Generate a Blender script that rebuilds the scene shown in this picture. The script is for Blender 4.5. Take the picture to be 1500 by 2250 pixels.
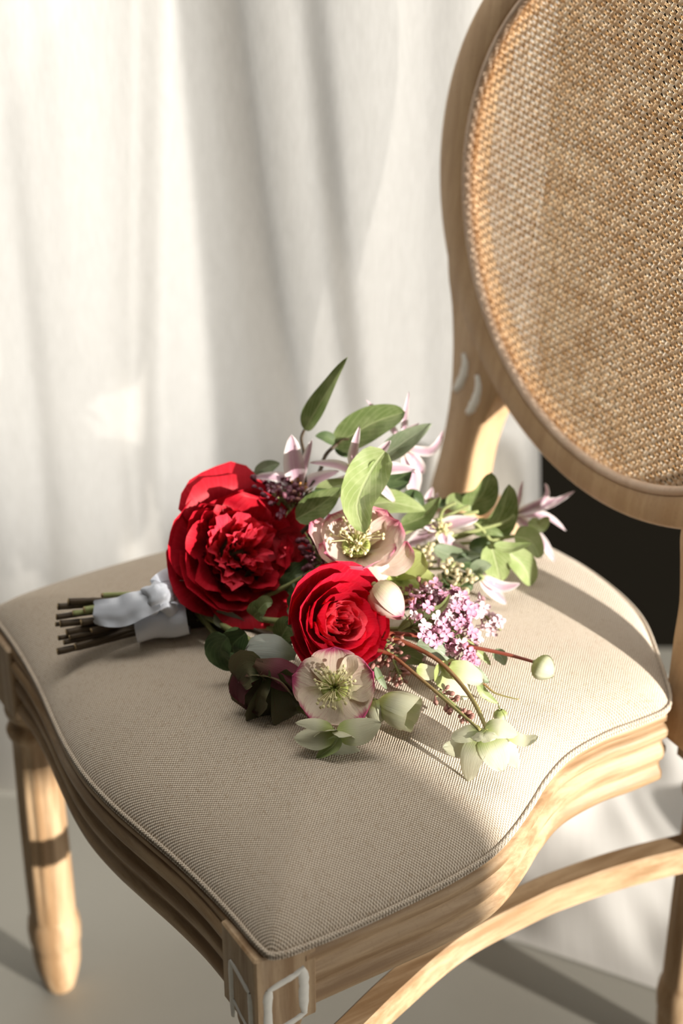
import bpy, math, random
from math import sin, cos, pi, sqrt, radians, exp
from mathutils import Vector, Matrix, noise

for _o in list(bpy.data.objects):
    bpy.data.objects.remove(_o)
SC = bpy.context.scene
COL = SC.collection
V = Vector

# ------------------------------------------------------------------ camera
CAM = V((0.0, -1.3372, 1.4443)); TH = radians(31.903); FPX = 4312.2
cd = bpy.data.cameras.new('camera'); cam = bpy.data.objects.new('camera', cd); COL.objects.link(cam)
cam.location = CAM; cam.rotation_euler = (pi / 2 - TH, 0, 0)
cd.sensor_fit = 'VERTICAL'; cd.sensor_height = 36.0; cd.lens = FPX * 36.0 / 2250.0
cd.clip_start = 0.05; cd.clip_end = 60
cd.dof.use_dof = True; cd.dof.focus_distance = 1.51; cd.dof.aperture_fstop = 3.2
SC.camera = cam

# ------------------------------------------------------------------ world, sun, window light, exposure
wd = bpy.data.worlds.new('sky'); SC.world = wd; wd.use_nodes = True
bg = wd.node_tree.nodes['Background']; bg.inputs[0].default_value = (1.0, 0.97, 0.92, 1); bg.inputs[1].default_value = 2.0
SUN_AZ, SUN_EL = radians(-38.0), radians(9.0)
sd = bpy.data.lights.new('sun', 'SUN'); sun = bpy.data.objects.new('sun', sd); COL.objects.link(sun)
sd.energy = 10.0; sd.angle = radians(0.7); sd.color = (1.0, 0.935, 0.85)
LDIR = V((cos(SUN_AZ) * cos(SUN_EL), sin(SUN_AZ) * cos(SUN_EL), sin(SUN_EL)))
sun.rotation_euler = LDIR.to_track_quat('Z', 'Y').to_euler()
ad = bpy.data.lights.new('window_daylight', 'AREA'); al = bpy.data.objects.new('window_daylight', ad); COL.objects.link(al)
ad.shape = 'RECTANGLE'; ad.size = 1.3; ad.size_y = 2.2; ad.energy = 54; ad.color = (1.0, 0.955, 0.89)
al.location = (-1.75, 2.05, 1.55); al.rotation_euler = (V((-1.75, 2.05, 1.55)) - V((-0.1, 0.45, 0.75))).to_track_quat('Z', 'Y').to_euler()
kd = bpy.data.lights.new('overhead_fill', 'AREA'); kl = bpy.data.objects.new('overhead_fill', kd); COL.objects.link(kl)  # added fill lamp under the closed ceiling, lifts the light on the seat
kd.shape = 'RECTANGLE'; kd.size = 1.8; kd.size_y = 0.7; kd.energy = 30; kd.color = (1.0, 0.96, 0.90)
kl.location = (-0.1, 0.30, 2.66)
SC.view_settings.view_transform = 'Standard'; SC.view_settings.look = 'None'
SC.view_settings.exposure = 0.0; SC.view_settings.gamma = 1.0
SC.view_settings.use_curve_mapping = False
SC.cycles.use_denoising = True
SC.cycles.sample_clamp_indirect = 6.0
SC.cycles.max_bounces = 8; SC.cycles.diffuse_bounces = 5; SC.cycles.transmission_bounces = 6

# ------------------------------------------------------------------ helpers
def ray(x, y):
    c, s = cos(TH), sin(TH)
    r = V((0, c, -s)) + V((1, 0, 0)) * ((x - 750) / FPX) - V((0, s, c)) * ((y - 1125) / FPX)
    return r
def atz(x, y, z):
    d = ray(x, y); return CAM + d * ((z - CAM.z) / d.z)
SEATZ = 0.486
def P(x, y, yf):
    """world point seen at (x, y) of the photo, standing over the seat point seen in row yf"""
    Y = atz(x, yf, SEATZ).y
    d = ray(x, y); return CAM + d * ((Y - CAM.y) / d.y)

def link(name, me, parent=None, mat=None, smooth=True):
    o = bpy.data.objects.new(name, me); COL.objects.link(o)
    if mat and not me.materials: me.materials.append(mat)
    if parent: o.parent = parent
    return o
class MB:
    def __init__(s): s.v = []; s.f = []; s.uv = []
    def add(s, vs, fs, uvs=None):
        n = len(s.v); s.v += [tuple(a) for a in vs]; s.f += [tuple(i + n for i in f) for f in fs]
        s.uv += list(uvs) if uvs else [(0.5, 0.5)] * len(vs)
    def grid(s, pts, nu, nv, closed=False, uvs=None):
        """pts row major: nv rows of nu points"""
        fs = []
        for j in range(nv - 1):
            for i in range(nu - (0 if closed else 1)):
                a = j * nu + i; b = j * nu + (i + 1) % nu
                fs.append((a, b, b + nu, a + nu))
        s.add(pts, fs, uvs)
    def tube(s, path, rad, n=8, cap=True):
        path = [V(p) for p in path]; m = len(path)
        rads = rad if isinstance(rad, (list, tuple)) else [rad] * m
        t0 = (path[1] - path[0]).normalized(); ref = t0.orthogonal().normalized()
        pts = []; uvs = []
        for k in range(m):
            t = (path[min(k + 1, m - 1)] - path[max(k - 1, 0)]).normalized()
            ref = (ref - t * ref.dot(t)).normalized(); b = t.cross(ref)
            for i in range(n):
                a = 2 * pi * i / n
                pts.append(path[k] + (ref * cos(a) + b * sin(a)) * rads[k]); uvs.append((i / n, k / (m - 1)))
        n0 = len(s.v); s.grid(pts, n, m, True, uvs)
        if cap:
            s.f.append(tuple(n0 + i for i in reversed(range(n)))); s.f.append(tuple(n0 + (m - 1) * n + i for i in range(n)))
    def box(s, c, h):
        c = V(c); vs = [c + V((a * h[0], b * h[1], d * h[2])) for a in (-1, 1) for b in (-1, 1) for d in (-1, 1)]
        s.add(vs, [(0, 1, 3, 2), (4, 6, 7, 5), (0, 4, 5, 1), (2, 3, 7, 6), (0, 2, 6, 4), (1, 5, 7, 3)])
    def ball(s, c, r, n=6, m=4, ax=None):
        c = V(c); pts = []
        for j in range(m + 1):
            a = pi * j / m
            for i in range(n):
                b = 2 * pi * i / n; p = V((sin(a) * cos(b), sin(a) * sin(b), cos(a)))
                if ax: p = V((p.x * ax[0], p.y * ax[1], p.z * ax[2]))
                pts.append(c + p * r)
        s.grid(pts, n, m + 1, True)
    def build(s, name, mat, parent=None, smooth=True):
        me = bpy.data.meshes.new(name); me.from_pydata(s.v, [], s.f)
        ul = me.uv_layers.new(name='UVMap')
        li = [0] * len(me.loops); me.loops.foreach_get('vertex_index', li)
        flat = []
        for i in li: flat += s.uv[i]
        ul.data.foreach_set('uv', flat)
        if smooth: me.polygons.foreach_set('use_smooth', [True] * len(me.polygons))
        me.validate(); me.update()
        return link(name, me, parent, mat)
def empty(name, loc=(0, 0, 0), rz=0, parent=None):
    o = bpy.data.objects.new(name, None); COL.objects.link(o); o.location = loc; o.rotation_euler = (0, 0, rz)
    o.empty_display_size = 0.05
    if parent: o.parent = parent
    return o
def tag(o, label=None, cat=None, group=None, kind=None):
    if label: o['label'] = label
    if cat: o['category'] = cat
    if group: o['group'] = group
    if kind: o['kind'] = kind
    return o
def cat_rom(pts, n, closed=False):
    out = []; m = len(pts)
    segs = m if closed else m - 1
    for i in range(segs):
        g = (lambda k: pts[k % m]) if closed else (lambda k: pts[max(0, min(m - 1, k))])
        p0, p1, p2, p3 = (V(g(i + k)) for k in (-1, 0, 1, 2))
        for j in range(n):
            t = j / n
            out.append(0.5 * ((2 * p1) + (p2 - p0) * t + (2 * p0 - 5 * p1 + 4 * p2 - p3) * t * t + (3 * p1 - p0 - 3 * p2 + p3) * t ** 3))
    if not closed: out.append(V(pts[-1]))
    return out
def interp(x, xs, ys):
    if x <= xs[0]: return ys[0]
    for a in range(len(xs) - 1):
        if x <= xs[a + 1]:
            t = (x - xs[a]) / (xs[a + 1] - xs[a]); return ys[a] + (ys[a + 1] - ys[a]) * t
    return ys[-1]
def sst(a, b, x):
    t = max(0, min(1, (x - a) / (b - a))); return t * t * (3 - 2 * t)

# ------------------------------------------------------------------ materials
class NT:
    def __init__(s, name):
        s.m = bpy.data.materials.new(name); s.m.use_nodes = True; s.t = s.m.node_tree; s.t.nodes.clear()
        s.out = s.n('ShaderNodeOutputMaterial')
    def n(s, typ, **kw):
        a = s.t.nodes.new(typ)
        for k, v in kw.items(): setattr(a, k, v)
        return a
    def l(s, a, b): s.t.links.new(a, b)
    def val(s, sock, v):
        if hasattr(v, 'is_output'): s.l(v, sock)
        else: sock.default_value = v
    def math(s, op, a, b=None, c=None, clamp=False):
        q = s.n('ShaderNodeMath', operation=op, use_clamp=clamp); s.val(q.inputs[0], a)
        if b is not None: s.val(q.inputs[1], b)
        if c is not None: s.val(q.inputs[2], c)
        return q.outputs[0]
    def mix(s, f, a, b, blend='MIX'):
        q = s.n('ShaderNodeMix', data_type='RGBA', blend_type=blend); s.val(q.inputs[0], f)
        for sk, v in ((q.inputs[6], a), (q.inputs[7], b)):
            if hasattr(v, 'is_output'): s.l(v, sk)
            else: sk.default_value = (*v, 1) if len(v) == 3 else v
        return q.outputs[2]
    def noise(s, vec, scale, detail=3, rough=0.55):
        q = s.n('ShaderNodeTexNoise'); q.inputs['Scale'].default_value = scale; q.inputs['Detail'].default_value = detail
        q.inputs['Roughness'].default_value = rough
        if vec is not None: s.l(vec, q.inputs['Vector'])
        return q.outputs[0]
    def coord(s, which='Object'): return s.n('ShaderNodeTexCoord').outputs[which]
    def mapping(s, vec, scale=(1, 1, 1), rot=(0, 0, 0)):
        q = s.n('ShaderNodeMapping'); q.inputs['Scale'].default_value = scale; q.inputs['Rotation'].default_value = rot
        s.l(vec, q.inputs['Vector']); return q.outputs[0]
    def sep(s, vec):
        q = s.n('ShaderNodeSeparateXYZ'); s.l(vec, q.inputs[0]); return q.outputs
    def ramp(s, f, a, b):
        q = s.n('ShaderNodeMapRange', interpolation_type='SMOOTHSTEP'); s.val(q.inputs[0], f)
        q.inputs[1].default_value = a; q.inputs[2].default_value = b; return q.outputs[0]
    def bump(s, h, strength=0.3, dist=0.001):
        q = s.n('ShaderNodeBump'); q.inputs['Strength'].default_value = strength; q.inputs['Distance'].default_value = dist
        s.l(h, q.inputs['Height']); return q.outputs[0]
    def bsdf(s, col, rough=0.5, normal=None, spec=0.5, **kw):
        q = s.n('ShaderNodeBsdfPrincipled')
        if hasattr(col, 'is_output'): s.l(col, q.inputs['Base Color'])
        else: q.inputs['Base Color'].default_value = (*col, 1)
        s.val(q.inputs['Roughness'], rough); q.inputs['Specular IOR Level'].default_value = spec
        if normal is not None: s.l(normal, q.inputs['Normal'])
        for k, v in kw.items(): s.val(q.inputs[k.replace('_', ' ')], v)
        return q.outputs[0]
    def thin(s, col, trans=0.35, rough=0.5, normal=None, spec=0.3, tcol=None):
        a = s.bsdf(col, rough, normal, spec)
        b = s.n('ShaderNodeBsdfTranslucent'); c2 = tcol if tcol is not None else col
        if hasattr(c2, 'is_output'): s.l(c2, b.inputs[0])
        else: b.inputs[0].default_value = (*c2, 1)
        if normal is not None: s.l(normal, b.inputs['Normal'])
        q = s.n('ShaderNodeMixShader'); q.inputs[0].default_value = trans
        s.l(a, q.inputs[1]); s.l(b.outputs[0], q.inputs[2]); return q.outputs[0]
    def done(s, sh): s.l(sh, s.out.inputs[0]); return s.m

def wood(name, c1, c2, axis, wash=0.25, rough=0.5):
    m = NT(name); co = m.coord()
    sc = [70, 70, 70]; sc[axis] = 5
    g = m.noise(m.mapping(co, tuple(sc)), 1.0, 6, 0.65)
    sc2 = [16, 16, 16]; sc2[axis] = 2
    g2 = m.noise(m.mapping(co, tuple(sc2)), 1.0, 3)
    c = m.mix(m.ramp(g, 0.35, 0.68), c1, c2)
    c = m.mix(m.math('MULTIPLY', m.ramp(g2, 0.52, 0.75), wash), c, (0.62, 0.56, 0.48))
    fl = m.ramp(m.noise(m.mapping(co, (300, 300, 300)), 1.0, 2), 0.55, 0.7)
    c = m.mix(m.math('MULTIPLY', fl, 0.12), c, (0.2, 0.12, 0.06))
    return m.done(m.bsdf(c, rough, m.bump(g, 0.15, 0.0008), 0.3))
WC1, WC2 = (0.28, 0.170, 0.085), (0.50, 0.355, 0.215)
M_WOOD_Z = wood('oak_upright', WC1, WC2, 2)
M_WOOD_U = wood('oak_rail_across', WC1, WC2, 0, 0.5)
M_WOOD_V = wood('oak_rail_along', WC1, WC2, 1, 0.5)
M_WOOD_B = wood('oak_back', (0.46, 0.30, 0.165), (0.57, 0.39, 0.225), 2, 0.12)
M_BEAD = wood('oak_bead', (0.60, 0.44, 0.32), (0.70, 0.54, 0.41), 2, 0.3)

def m_fabric():
    m = NT('linen_weave'); co = m.coord(); x, y, z = m.sep(co)
    k = 2 * pi / 0.0026
    wob = m.noise(m.mapping(co, (60, 60, 60)), 1.0, 2)
    xs = m.math('MULTIPLY_ADD', x, k, m.math('MULTIPLY', wob, 3.0)); ys = m.math('MULTIPLY_ADD', y, k, m.math('MULTIPLY', wob, 2.0))
    a = m.math('SINE', xs); b = m.math('SINE', ys)
    w = m.math('MULTIPLY', a, b)                       # basket of raised threads
    h = m.math('MULTIPLY_ADD', w, 0.5, 0.5)
    n1 = m.noise(m.mapping(co, (900, 140, 300)), 1.0, 2); n2 = m.noise(m.mapping(co, (140, 900, 300)), 1.0, 2)
    fib = m.math('MULTIPLY_ADD', n1, 0.5, m.math('MULTIPLY', n2, 0.5))
    c = m.mix(m.ramp(h, 0.1, 0.8), (0.36, 0.275, 0.185), (0.86, 0.77, 0.65))
    c = m.mix(m.math('MULTIPLY', m.ramp(fib, 0.5, 0.66), 0.5), c, (0.42, 0.30, 0.18))
    c = m.mix(m.math('MULTIPLY', m.ramp(m.noise(co, 9, 2), 0.4, 0.7), 0.12), c, (0.42, 0.35, 0.27))
    hh = m.math('MULTIPLY_ADD', fib, 0.5, h)
    return m.done(m.bsdf(c, 0.95, m.bump(hh, 0.9, 0.001), 0.1, Diffuse_Roughness=1.0, Sheen_Weight=0.35, Sheen_Roughness=0.5, Sheen_Tint=(1, 0.95, 0.88, 1)))
M_FABRIC = m_fabric()
def uvn(m):
    u, v, _ = m.sep(m.coord('UV')); return u, v, m.math('ABSOLUTE', m.math('MULTIPLY_ADD', u, 2.0, -1.0))
def m_cane():
    m = NT('woven_cane'); co = m.coord(); u, v, au = uvn(m)
    f = m.noise(m.mapping(co, (160, 160, 26)), 1.0, 3); g = m.noise(m.mapping(co, (26, 160, 160)), 1.0, 3)
    warp = m.mix(m.ramp(f, 0.34, 0.66), (0.74, 0.56, 0.37), (0.93, 0.83, 0.68))
    weft = m.mix(m.ramp(g, 0.38, 0.62), (0.46, 0.28, 0.13), (0.72, 0.53, 0.33))
    c = m.mix(u, weft, warp)
    return m.done(m.thin(c, 0.68, 0.4, None, 0.4))
M_CANE = m_cane()
def m_curtain(name='sheer_curtain', tr=0.92):
    m = NT(name); co = m.coord()
    f = m.noise(m.mapping(co, (900, 1, 60)), 1.0, 2)
    c = m.mix(m.ramp(f, 0.3, 0.7), (0.585, 0.57, 0.54), (0.645, 0.63, 0.60))
    return m.done(m.thin(c, tr, 0.9, None, 0.03))
M_CURTAIN = m_curtain()
M_HEM = m_curtain('bunched_curtain_hem', 0.3)
def plain(name, col, rough=0.6, spec=0.3, var=0.1, scale=20):
    m = NT(name); f = m.noise(m.coord(), scale, 4)
    c = m.mix(f, tuple(a * (1 - var) for a in col), tuple(min(1, a * (1 + var)) for a in col))
    return m.done(m.bsdf(c, rough, m.bump(f, 0.1, 0.001), spec))
M_FLOOR = plain('polished_concrete', (0.285, 0.275, 0.24), 0.45, 0.4, 0.12, 3)
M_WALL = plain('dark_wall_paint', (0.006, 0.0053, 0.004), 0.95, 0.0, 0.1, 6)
M_ROOM = plain('room_plaster', (0.06, 0.053, 0.045), 0.9, 0.1, 0.05, 6)
M_CEIL = plain('ceiling_white', (0.78, 0.77, 0.74), 0.9, 0.1, 0.03, 6)
M_PAINT = plain('white_brush_paint', (0.78, 0.76, 0.70), 0.5, 0.4, 0.12, 150)

def m_petal_red(name, dark, mid, light):
    m = NT(name); u, v, au = uvn(m); co = m.coord()
    vein = m.noise(m.mapping(m.coord('UV'), (38, 2.2, 1)), 1.0, 3)
    c = m.mix(m.ramp(v, 0.05, 0.95), dark, mid)
    c = m.mix(m.math('MULTIPLY', m.ramp(vein, 0.45, 0.75), 0.45), c, light)
    c = m.mix(m.math('MULTIPLY', m.ramp(m.noise(co, 60, 2), 0.5, 0.7), 0.35), c, dark)
    return m.done(m.thin(c, 0.28, 0.5, m.bump(vein, 0.25, 0.001), 0.25))
M_RED1 = m_petal_red('crimson_petal', (0.20, 0.002, 0.008), (0.52, 0.008, 0.022), (0.72, 0.035, 0.06))
M_RED1C = m_petal_red('crimson_heart_petal', (0.60, 0.02, 0.045), (0.76, 0.04, 0.075), (0.88, 0.22, 0.25))
M_RED2 = m_petal_red('scarlet_petal', (0.36, 0.004, 0.016), (0.66, 0.012, 0.04), (0.80, 0.05, 0.09))
M_RED2C = m_petal_red('scarlet_heart_petal', (0.60, 0.03, 0.07), (0.78, 0.08, 0.12), (0.86, 0.28, 0.30))
def m_hell(name, base, rim, throat, speck=0.0, rimw=0.80, trans=0.3):
    m = NT(name); u, v, au = uvn(m)
    vein = m.noise(m.mapping(m.coord('UV'), (30, 2, 1)), 1.0, 3)
    jit = m.math('MULTIPLY_ADD', vein, 0.25, -0.12)
    edge = m.math('MAXIMUM', m.math('ADD', m.math('MULTIPLY', au, v), jit), m.math('MULTIPLY', m.math('ADD', v, jit), 0.98))
    c = m.mix(m.ramp(v, 0.12, 0.5), throat, base)
    c = m.mix(m.math('MULTIPLY', m.ramp(vein, 0.5, 0.75), 0.25), c, rim)
    c = m.mix(m.ramp(edge, rimw, rimw + 0.2), c, rim)
    if speck:
        sp = m.noise(m.mapping(m.coord('UV'), (60, 60, 1)), 1.0, 1)
        c = m.mix(m.math('MULTIPLY', m.ramp(sp, 0.68, 0.72), speck), c, (0.4, 0.12, 0.16))
    return m.done(m.thin(c, trans, 0.5, m.bump(vein, 0.3, 0.001), 0.3))
M_HEL = m_hell('hellebore_cream_pink', (0.72, 0.62, 0.50), (0.42, 0.06, 0.15), (0.56, 0.56, 0.26), 0.6, 0.72)
M_HELP = m_hell('hellebore_blush', (0.76, 0.62, 0.54), (0.60, 0.16, 0.25), (0.62, 0.55, 0.34), 0.3, 0.76)
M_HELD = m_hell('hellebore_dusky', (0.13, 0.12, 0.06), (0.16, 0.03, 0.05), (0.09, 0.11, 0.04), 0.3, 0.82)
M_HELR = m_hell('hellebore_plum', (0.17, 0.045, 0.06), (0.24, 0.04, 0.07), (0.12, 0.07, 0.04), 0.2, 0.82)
M_HELB = m_hell('hellebore_grey_green', (0.30, 0.33, 0.29), (0.26, 0.15, 0.15), (0.22, 0.25, 0.15), 0, 0.9)
M_HELW = m_hell('hellebore_white_green', (0.60, 0.60, 0.43), (0.58, 0.52, 0.36), (0.36, 0.42, 0.14), 0, 0.9)
M_HELN = m_hell('hellebore_translucent_white', (0.74, 0.74, 0.58), (0.74, 0.72, 0.58), (0.44, 0.52, 0.18), 0, 0.9, 0.5)
M_HELG = m_hell('hellebore_lime', (0.50, 0.56, 0.20), (0.60, 0.58, 0.36), (0.32, 0.42, 0.10), 0, 0.9)
def m_clem():
    m = NT('clematis_petal'); u, v, au = uvn(m)
    vein = m.noise(m.mapping(m.coord('UV'), (26, 1.5, 1)), 1.0, 3)
    c = m.mix(m.ramp(au, 0.25, 0.9), (0.62, 0.40, 0.50), (0.84, 0.77, 0.76))
    c = m.mix(m.math('MULTIPLY', m.ramp(vein, 0.45, 0.7), 0.45), c, (0.84, 0.78, 0.77))
    c = m.mix(m.ramp(v, 0.25, 0.0), c, (0.66, 0.58, 0.42))
    return m.done(m.thin(c, 0.35, 0.5, m.bump(vein, 0.3, 0.001), 0.3))
M_CLEM = m_clem()
def m_leaf(name, base, light, back=None, trans=0.3):
    m = NT(name); u, v, au = uvn(m)
    mid = m.ramp(au, 0.09, 0.02)
    wv = m.math('SINE', m.math('MULTIPLY_ADD', v, 46.0, m.math('MULTIPLY', au, -22.0)))
    side = m.math('MULTIPLY', m.ramp(wv, 0.82, 1.0), 0.45)
    mott = m.noise(m.coord(), 70, 3)
    c = m.mix(m.ramp(mott, 0.35, 0.7), base, tuple(0.5 * a + 0.5 * b for a, b in zip(base, light)))
    c = m.mix(side, c, light); c = m.mix(m.math('MULTIPLY', mid, 0.8), c, light)
    h = m.math('ADD', m.math('MULTIPLY', mid, -1.0), m.math('MULTIPLY', side, -0.6))
    return m.done(m.thin(c, trans, 0.42, m.bump(h, 0.4, 0.001), 0.4))
M_LEAF = m_leaf('leaf_mid_green', (0.145, 0.205, 0.065), (0.36, 0.42, 0.20))
M_LEAFL = m_leaf('leaf_pale_green', (0.27, 0.35, 0.12), (0.48, 0.54, 0.28))
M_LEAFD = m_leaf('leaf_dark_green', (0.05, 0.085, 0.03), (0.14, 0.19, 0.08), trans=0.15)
M_LEAFG = m_leaf('leaf_grey_green', (0.20, 0.26, 0.15), (0.38, 0.43, 0.30))
M_LILAC = plain('lilac_pink', (0.56, 0.26, 0.365), 0.5, 0.3, 0.25, 300)
M_LILACW = plain('lilac_pale', (0.72, 0.53, 0.56), 0.5, 0.3, 0.15, 300)
M_LILACD = plain('lilac_plum', (0.17, 0.06, 0.085), 0.45, 0.4, 0.3, 300)
M_LILACB = plain('lilac_bud_rust', (0.34, 0.17, 0.14), 0.5, 0.3, 0.3, 300)
M_LILACG = plain('lilac_bud_cream', (0.55, 0.48, 0.30), 0.5, 0.3, 0.2, 300)
M_STEMB = plain('stem_brown', (0.055, 0.036, 0.018), 0.55, 0.3, 0.35, 120)
M_STEMG = plain('stem_green', (0.27, 0.30, 0.12), 0.5, 0.3, 0.25, 120)
M_STEMR = plain('stem_red', (0.26, 0.06, 0.035), 0.45, 0.4, 0.3, 120)
def m_stemo():
    m = NT('stem_russet_to_olive'); u, v, au = uvn(m); f = m.noise(m.coord(), 150, 3)
    c = m.mix(m.ramp(m.math('MULTIPLY_ADD', f, 0.3, v), 0.35, 1.05), (0.24, 0.065, 0.030), (0.30, 0.27, 0.10))
    return m.done(m.bsdf(c, 0.5, None, 0.35))
M_STEMO = m_stemo()
M_CUT = plain('cut_stem_end', (0.45, 0.33, 0.18), 0.8, 0.1, 0.2, 400)
M_STAM = plain('stamen_yellow', (0.68, 0.62, 0.34), 0.6, 0.2, 0.15, 300)
M_PIST = plain('pistil_green', (0.36, 0.40, 0.12), 0.6, 0.2, 0.3, 500)
M_AMBER = plain('stamen_amber', (0.52, 0.28, 0.10), 0.6, 0.2, 0.3, 300)
M_CORE = plain('receptacle_green', (0.12, 0.15, 0.06), 0.6, 0.2, 0.2, 60)
def m_ribbon():
    m = NT('satin_ribbon'); co = m.coord(); f = m.noise(co, 25, 3)
    c = m.mix(f, (0.56, 0.60, 0.68), (0.66, 0.69, 0.75))
    return m.done(m.bsdf(c, 0.38, m.bump(m.noise(co, 45, 2), 0.35, 0.002), 0.5, Sheen_Weight=0.3))
M_RIBBON = m_ribbon()

# ------------------------------------------------------------------ room
def struct(o): o['kind'] = 'structure'; return o
def slab(name, c, h, mat): m = MB(); m.box(c, h); return struct(m.build(name, mat, None, False))
m = MB(); m.box((0, -1.0, -0.05), (3.6, 3.2, 0.05)); struct(m.build('floor', M_FLOOR, None, False))
m = MB(); m.box((0, -1.0, 2.75), (3.6, 3.2, 0.05)); struct(m.build('ceiling', M_CEIL, None, False))
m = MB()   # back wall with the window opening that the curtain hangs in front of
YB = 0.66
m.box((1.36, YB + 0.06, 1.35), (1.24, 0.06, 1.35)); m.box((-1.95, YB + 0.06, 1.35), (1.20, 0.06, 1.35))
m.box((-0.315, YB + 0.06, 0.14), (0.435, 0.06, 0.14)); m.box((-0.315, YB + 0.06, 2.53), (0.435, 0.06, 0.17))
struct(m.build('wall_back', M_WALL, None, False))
m = MB()   # right wall, the sun comes in through its tall opening
XR = 2.6; J0, J1 = -3.3, 0.55
m.box((XR + 0.05, (-4.0 + J0) / 2, 1.35), (0.05, (J0 + 4.0) / 2, 1.35)); m.box((XR + 0.05, (J1 + 0.74) / 2, 1.35), (0.05, (0.74 - J1) / 2, 1.35))
m.box((XR + 0.05, (J0 + J1) / 2, 0.05), (0.05, (J1 - J0) / 2, 0.05)); m.box((XR + 0.05, (J0 + J1) / 2, 2.55), (0.05, (J1 - J0) / 2, 0.15))
struct(m.build('wall_right', M_ROOM, None, False))
JS, ZS = -2.130, 0.855   # added unseen panel that shades the near seat corner: free edge and lower edge
slab('added_sun_blocker', (XR - 0.03, (J0 + JS) / 2, (ZS + 2.4) / 2), (0.015, (JS - J0) / 2, (2.4 - ZS) / 2), M_ROOM)
slab('wall_left', (-2.65, -1.6, 1.35), (0.05, 2.4, 1.35), M_ROOM)
slab('wall_front', (0, -4.0, 1.35), (2.7, 0.05, 1.35), M_ROOM)

# ------------------------------------------------------------------ curtain
def fold_edges(z):
    """x of the fold lines of the curtain at height z, from the photo"""
    k = max(0, min(1, (0.93 - z) / 0.55))
    f = lambda a, b: a + (b - a) * k
    return dict(k=k, e0=f(-0.180, -0.214), e1=f(-0.092, -0.030), e2=f(-0.045, 0.012), e3=f(-0.018, 0.035))
def curtain_y(x, z):
    e = fold_edges(z)
    k = e['k']; rb = e['e0'] + 0.014 + 0.058 * k; md = rb + 0.45 * (e['e1'] - rb)
    xs = [-2.0, -0.33, -0.305, -0.275, -0.245, e['e0'] - 0.004, e['e0'] + 0.004, e['e0'] + 0.010, rb, md, e['e1'] - 0.004, e['e2'], e['e3'], 0.085, 0.12, 0.20, 0.24]
    ys = [0.50, 0.492, 0.482, 0.480, 0.494, 0.492, 0.552, 0.562, 0.566 + 0.004 * k, 0.526, 0.436, 0.452, 0.428, 0.452, 0.450, 0.478, 0.470]
    y = interp(x, xs, ys)
    if x < -0.32: y += 0.02 * sin((x + 0.32) * 40) * min(1, (-0.32 - x) * 8)
    y += 0.003 * sin(x * 95 + z * 4) * sst(-0.2, -0.35, x) + 0.002 * sin(x * 70 - z * 3)
    y -= 0.11 * max(0, 1 - z / 0.42) ** 2 * (1 - sst(-0.1, 0.15, x) * 0.4)
    return y
NX, NZ = 260, 70
raw = {}
X0, X1, ZT = -0.98, 0.212, 2.62
m = MB(); pts = []; uvs = []
xsamp = [X0 + (X1 - X0) * (1 - (1 - i / (NX - 1)) ** 1.6) for i in range(NX)]
zs = [0.004 + (ZT - 0.004) * (j / (NZ - 1)) ** 1.5 for j in range(NZ)]
for z in zs:
    for i, x in enumerate(xsamp):
        acc = sum(curtain_y(x + d, z) * w for d, w in ((-0.009, 0.12), (-0.0045, 0.22), (0, 0.32), (0.0045, 0.22), (0.009, 0.12)))
        edge = 0.012 * sst(0.15, 0.21, x) * sin(z * 5 + 1.2)
        pts.append((x + edge, acc, z)); uvs.append((i / NX, z))
m.grid(pts, NX, NZ, False, uvs)
curtain = empty('curtain', (-0.6, 0.45, 0))
cp = m.build('curtain_panel', M_CURTAIN, curtain); cp.location = (0.6, -0.45, 0)
tag(curtain, 'tall white sheer curtain hanging in soft folds behind the oval-back chair', 'curtain')
# trailing hem that pools on the floor behind the near rear leg
m = MB(); pts = []; uvs = []
NA, NB = 90, 40
for j in range(NB):
    t = j / (NB - 1)
    for i in range(NA):
        a = i / (NA - 1); xt = 0.02 + 0.50 * a; xe = -0.04 + 0.86 * a
        ye = interp(xe, [-0.04, 0.185, 0.25, 0.34, 0.6, 0.9], [0.22, 0.140, 0.108, 0.062, 0.0, 0.1])
        zt = 0.42 - 0.33 * sst(0.15, 0.27, xt); yt = 0.46 + 0.05 * sst(0.2, 0.4, xt)
        x = xt + (xe - xt) * t; y = yt + (ye - yt) * (t ** 1.25)
        z = zt * (1 - t) ** 1.9 + 0.004
        w = noise.noise(V((x * 9, t * 2.0, 3.1))) * 0.9 + noise.noise(V((x * 21 + y * 9, y * 10, 7.7))) * 0.5
        z += max(-0.6, w) * 0.055 * sin(pi * min(1, t * 1.02)) ** 0.6 * (0.5 + 0.5 * (1 - t))
        y += 0.034 * sin(x * 46 + 1.5 * t) * (1 - t)
        dx, dy = x - 0.144, y - 0.290; dd = sqrt(dx * dx + dy * dy) + 1e-6   # the cloth parts round the far rear leg
        if dd < 0.055: g = (0.036 + dd * 0.345) / dd; x, y = 0.144 + dx * g, 0.290 + dy * g
        pts.append((x, y, max(0.003, z))); uvs.append((a, t))
m.grid(pts, NA, NB, False, uvs)
hem = m.build('pooled_hem', M_HEM, curtain); hem.location = (0.6, -0.45, 0)

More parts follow.
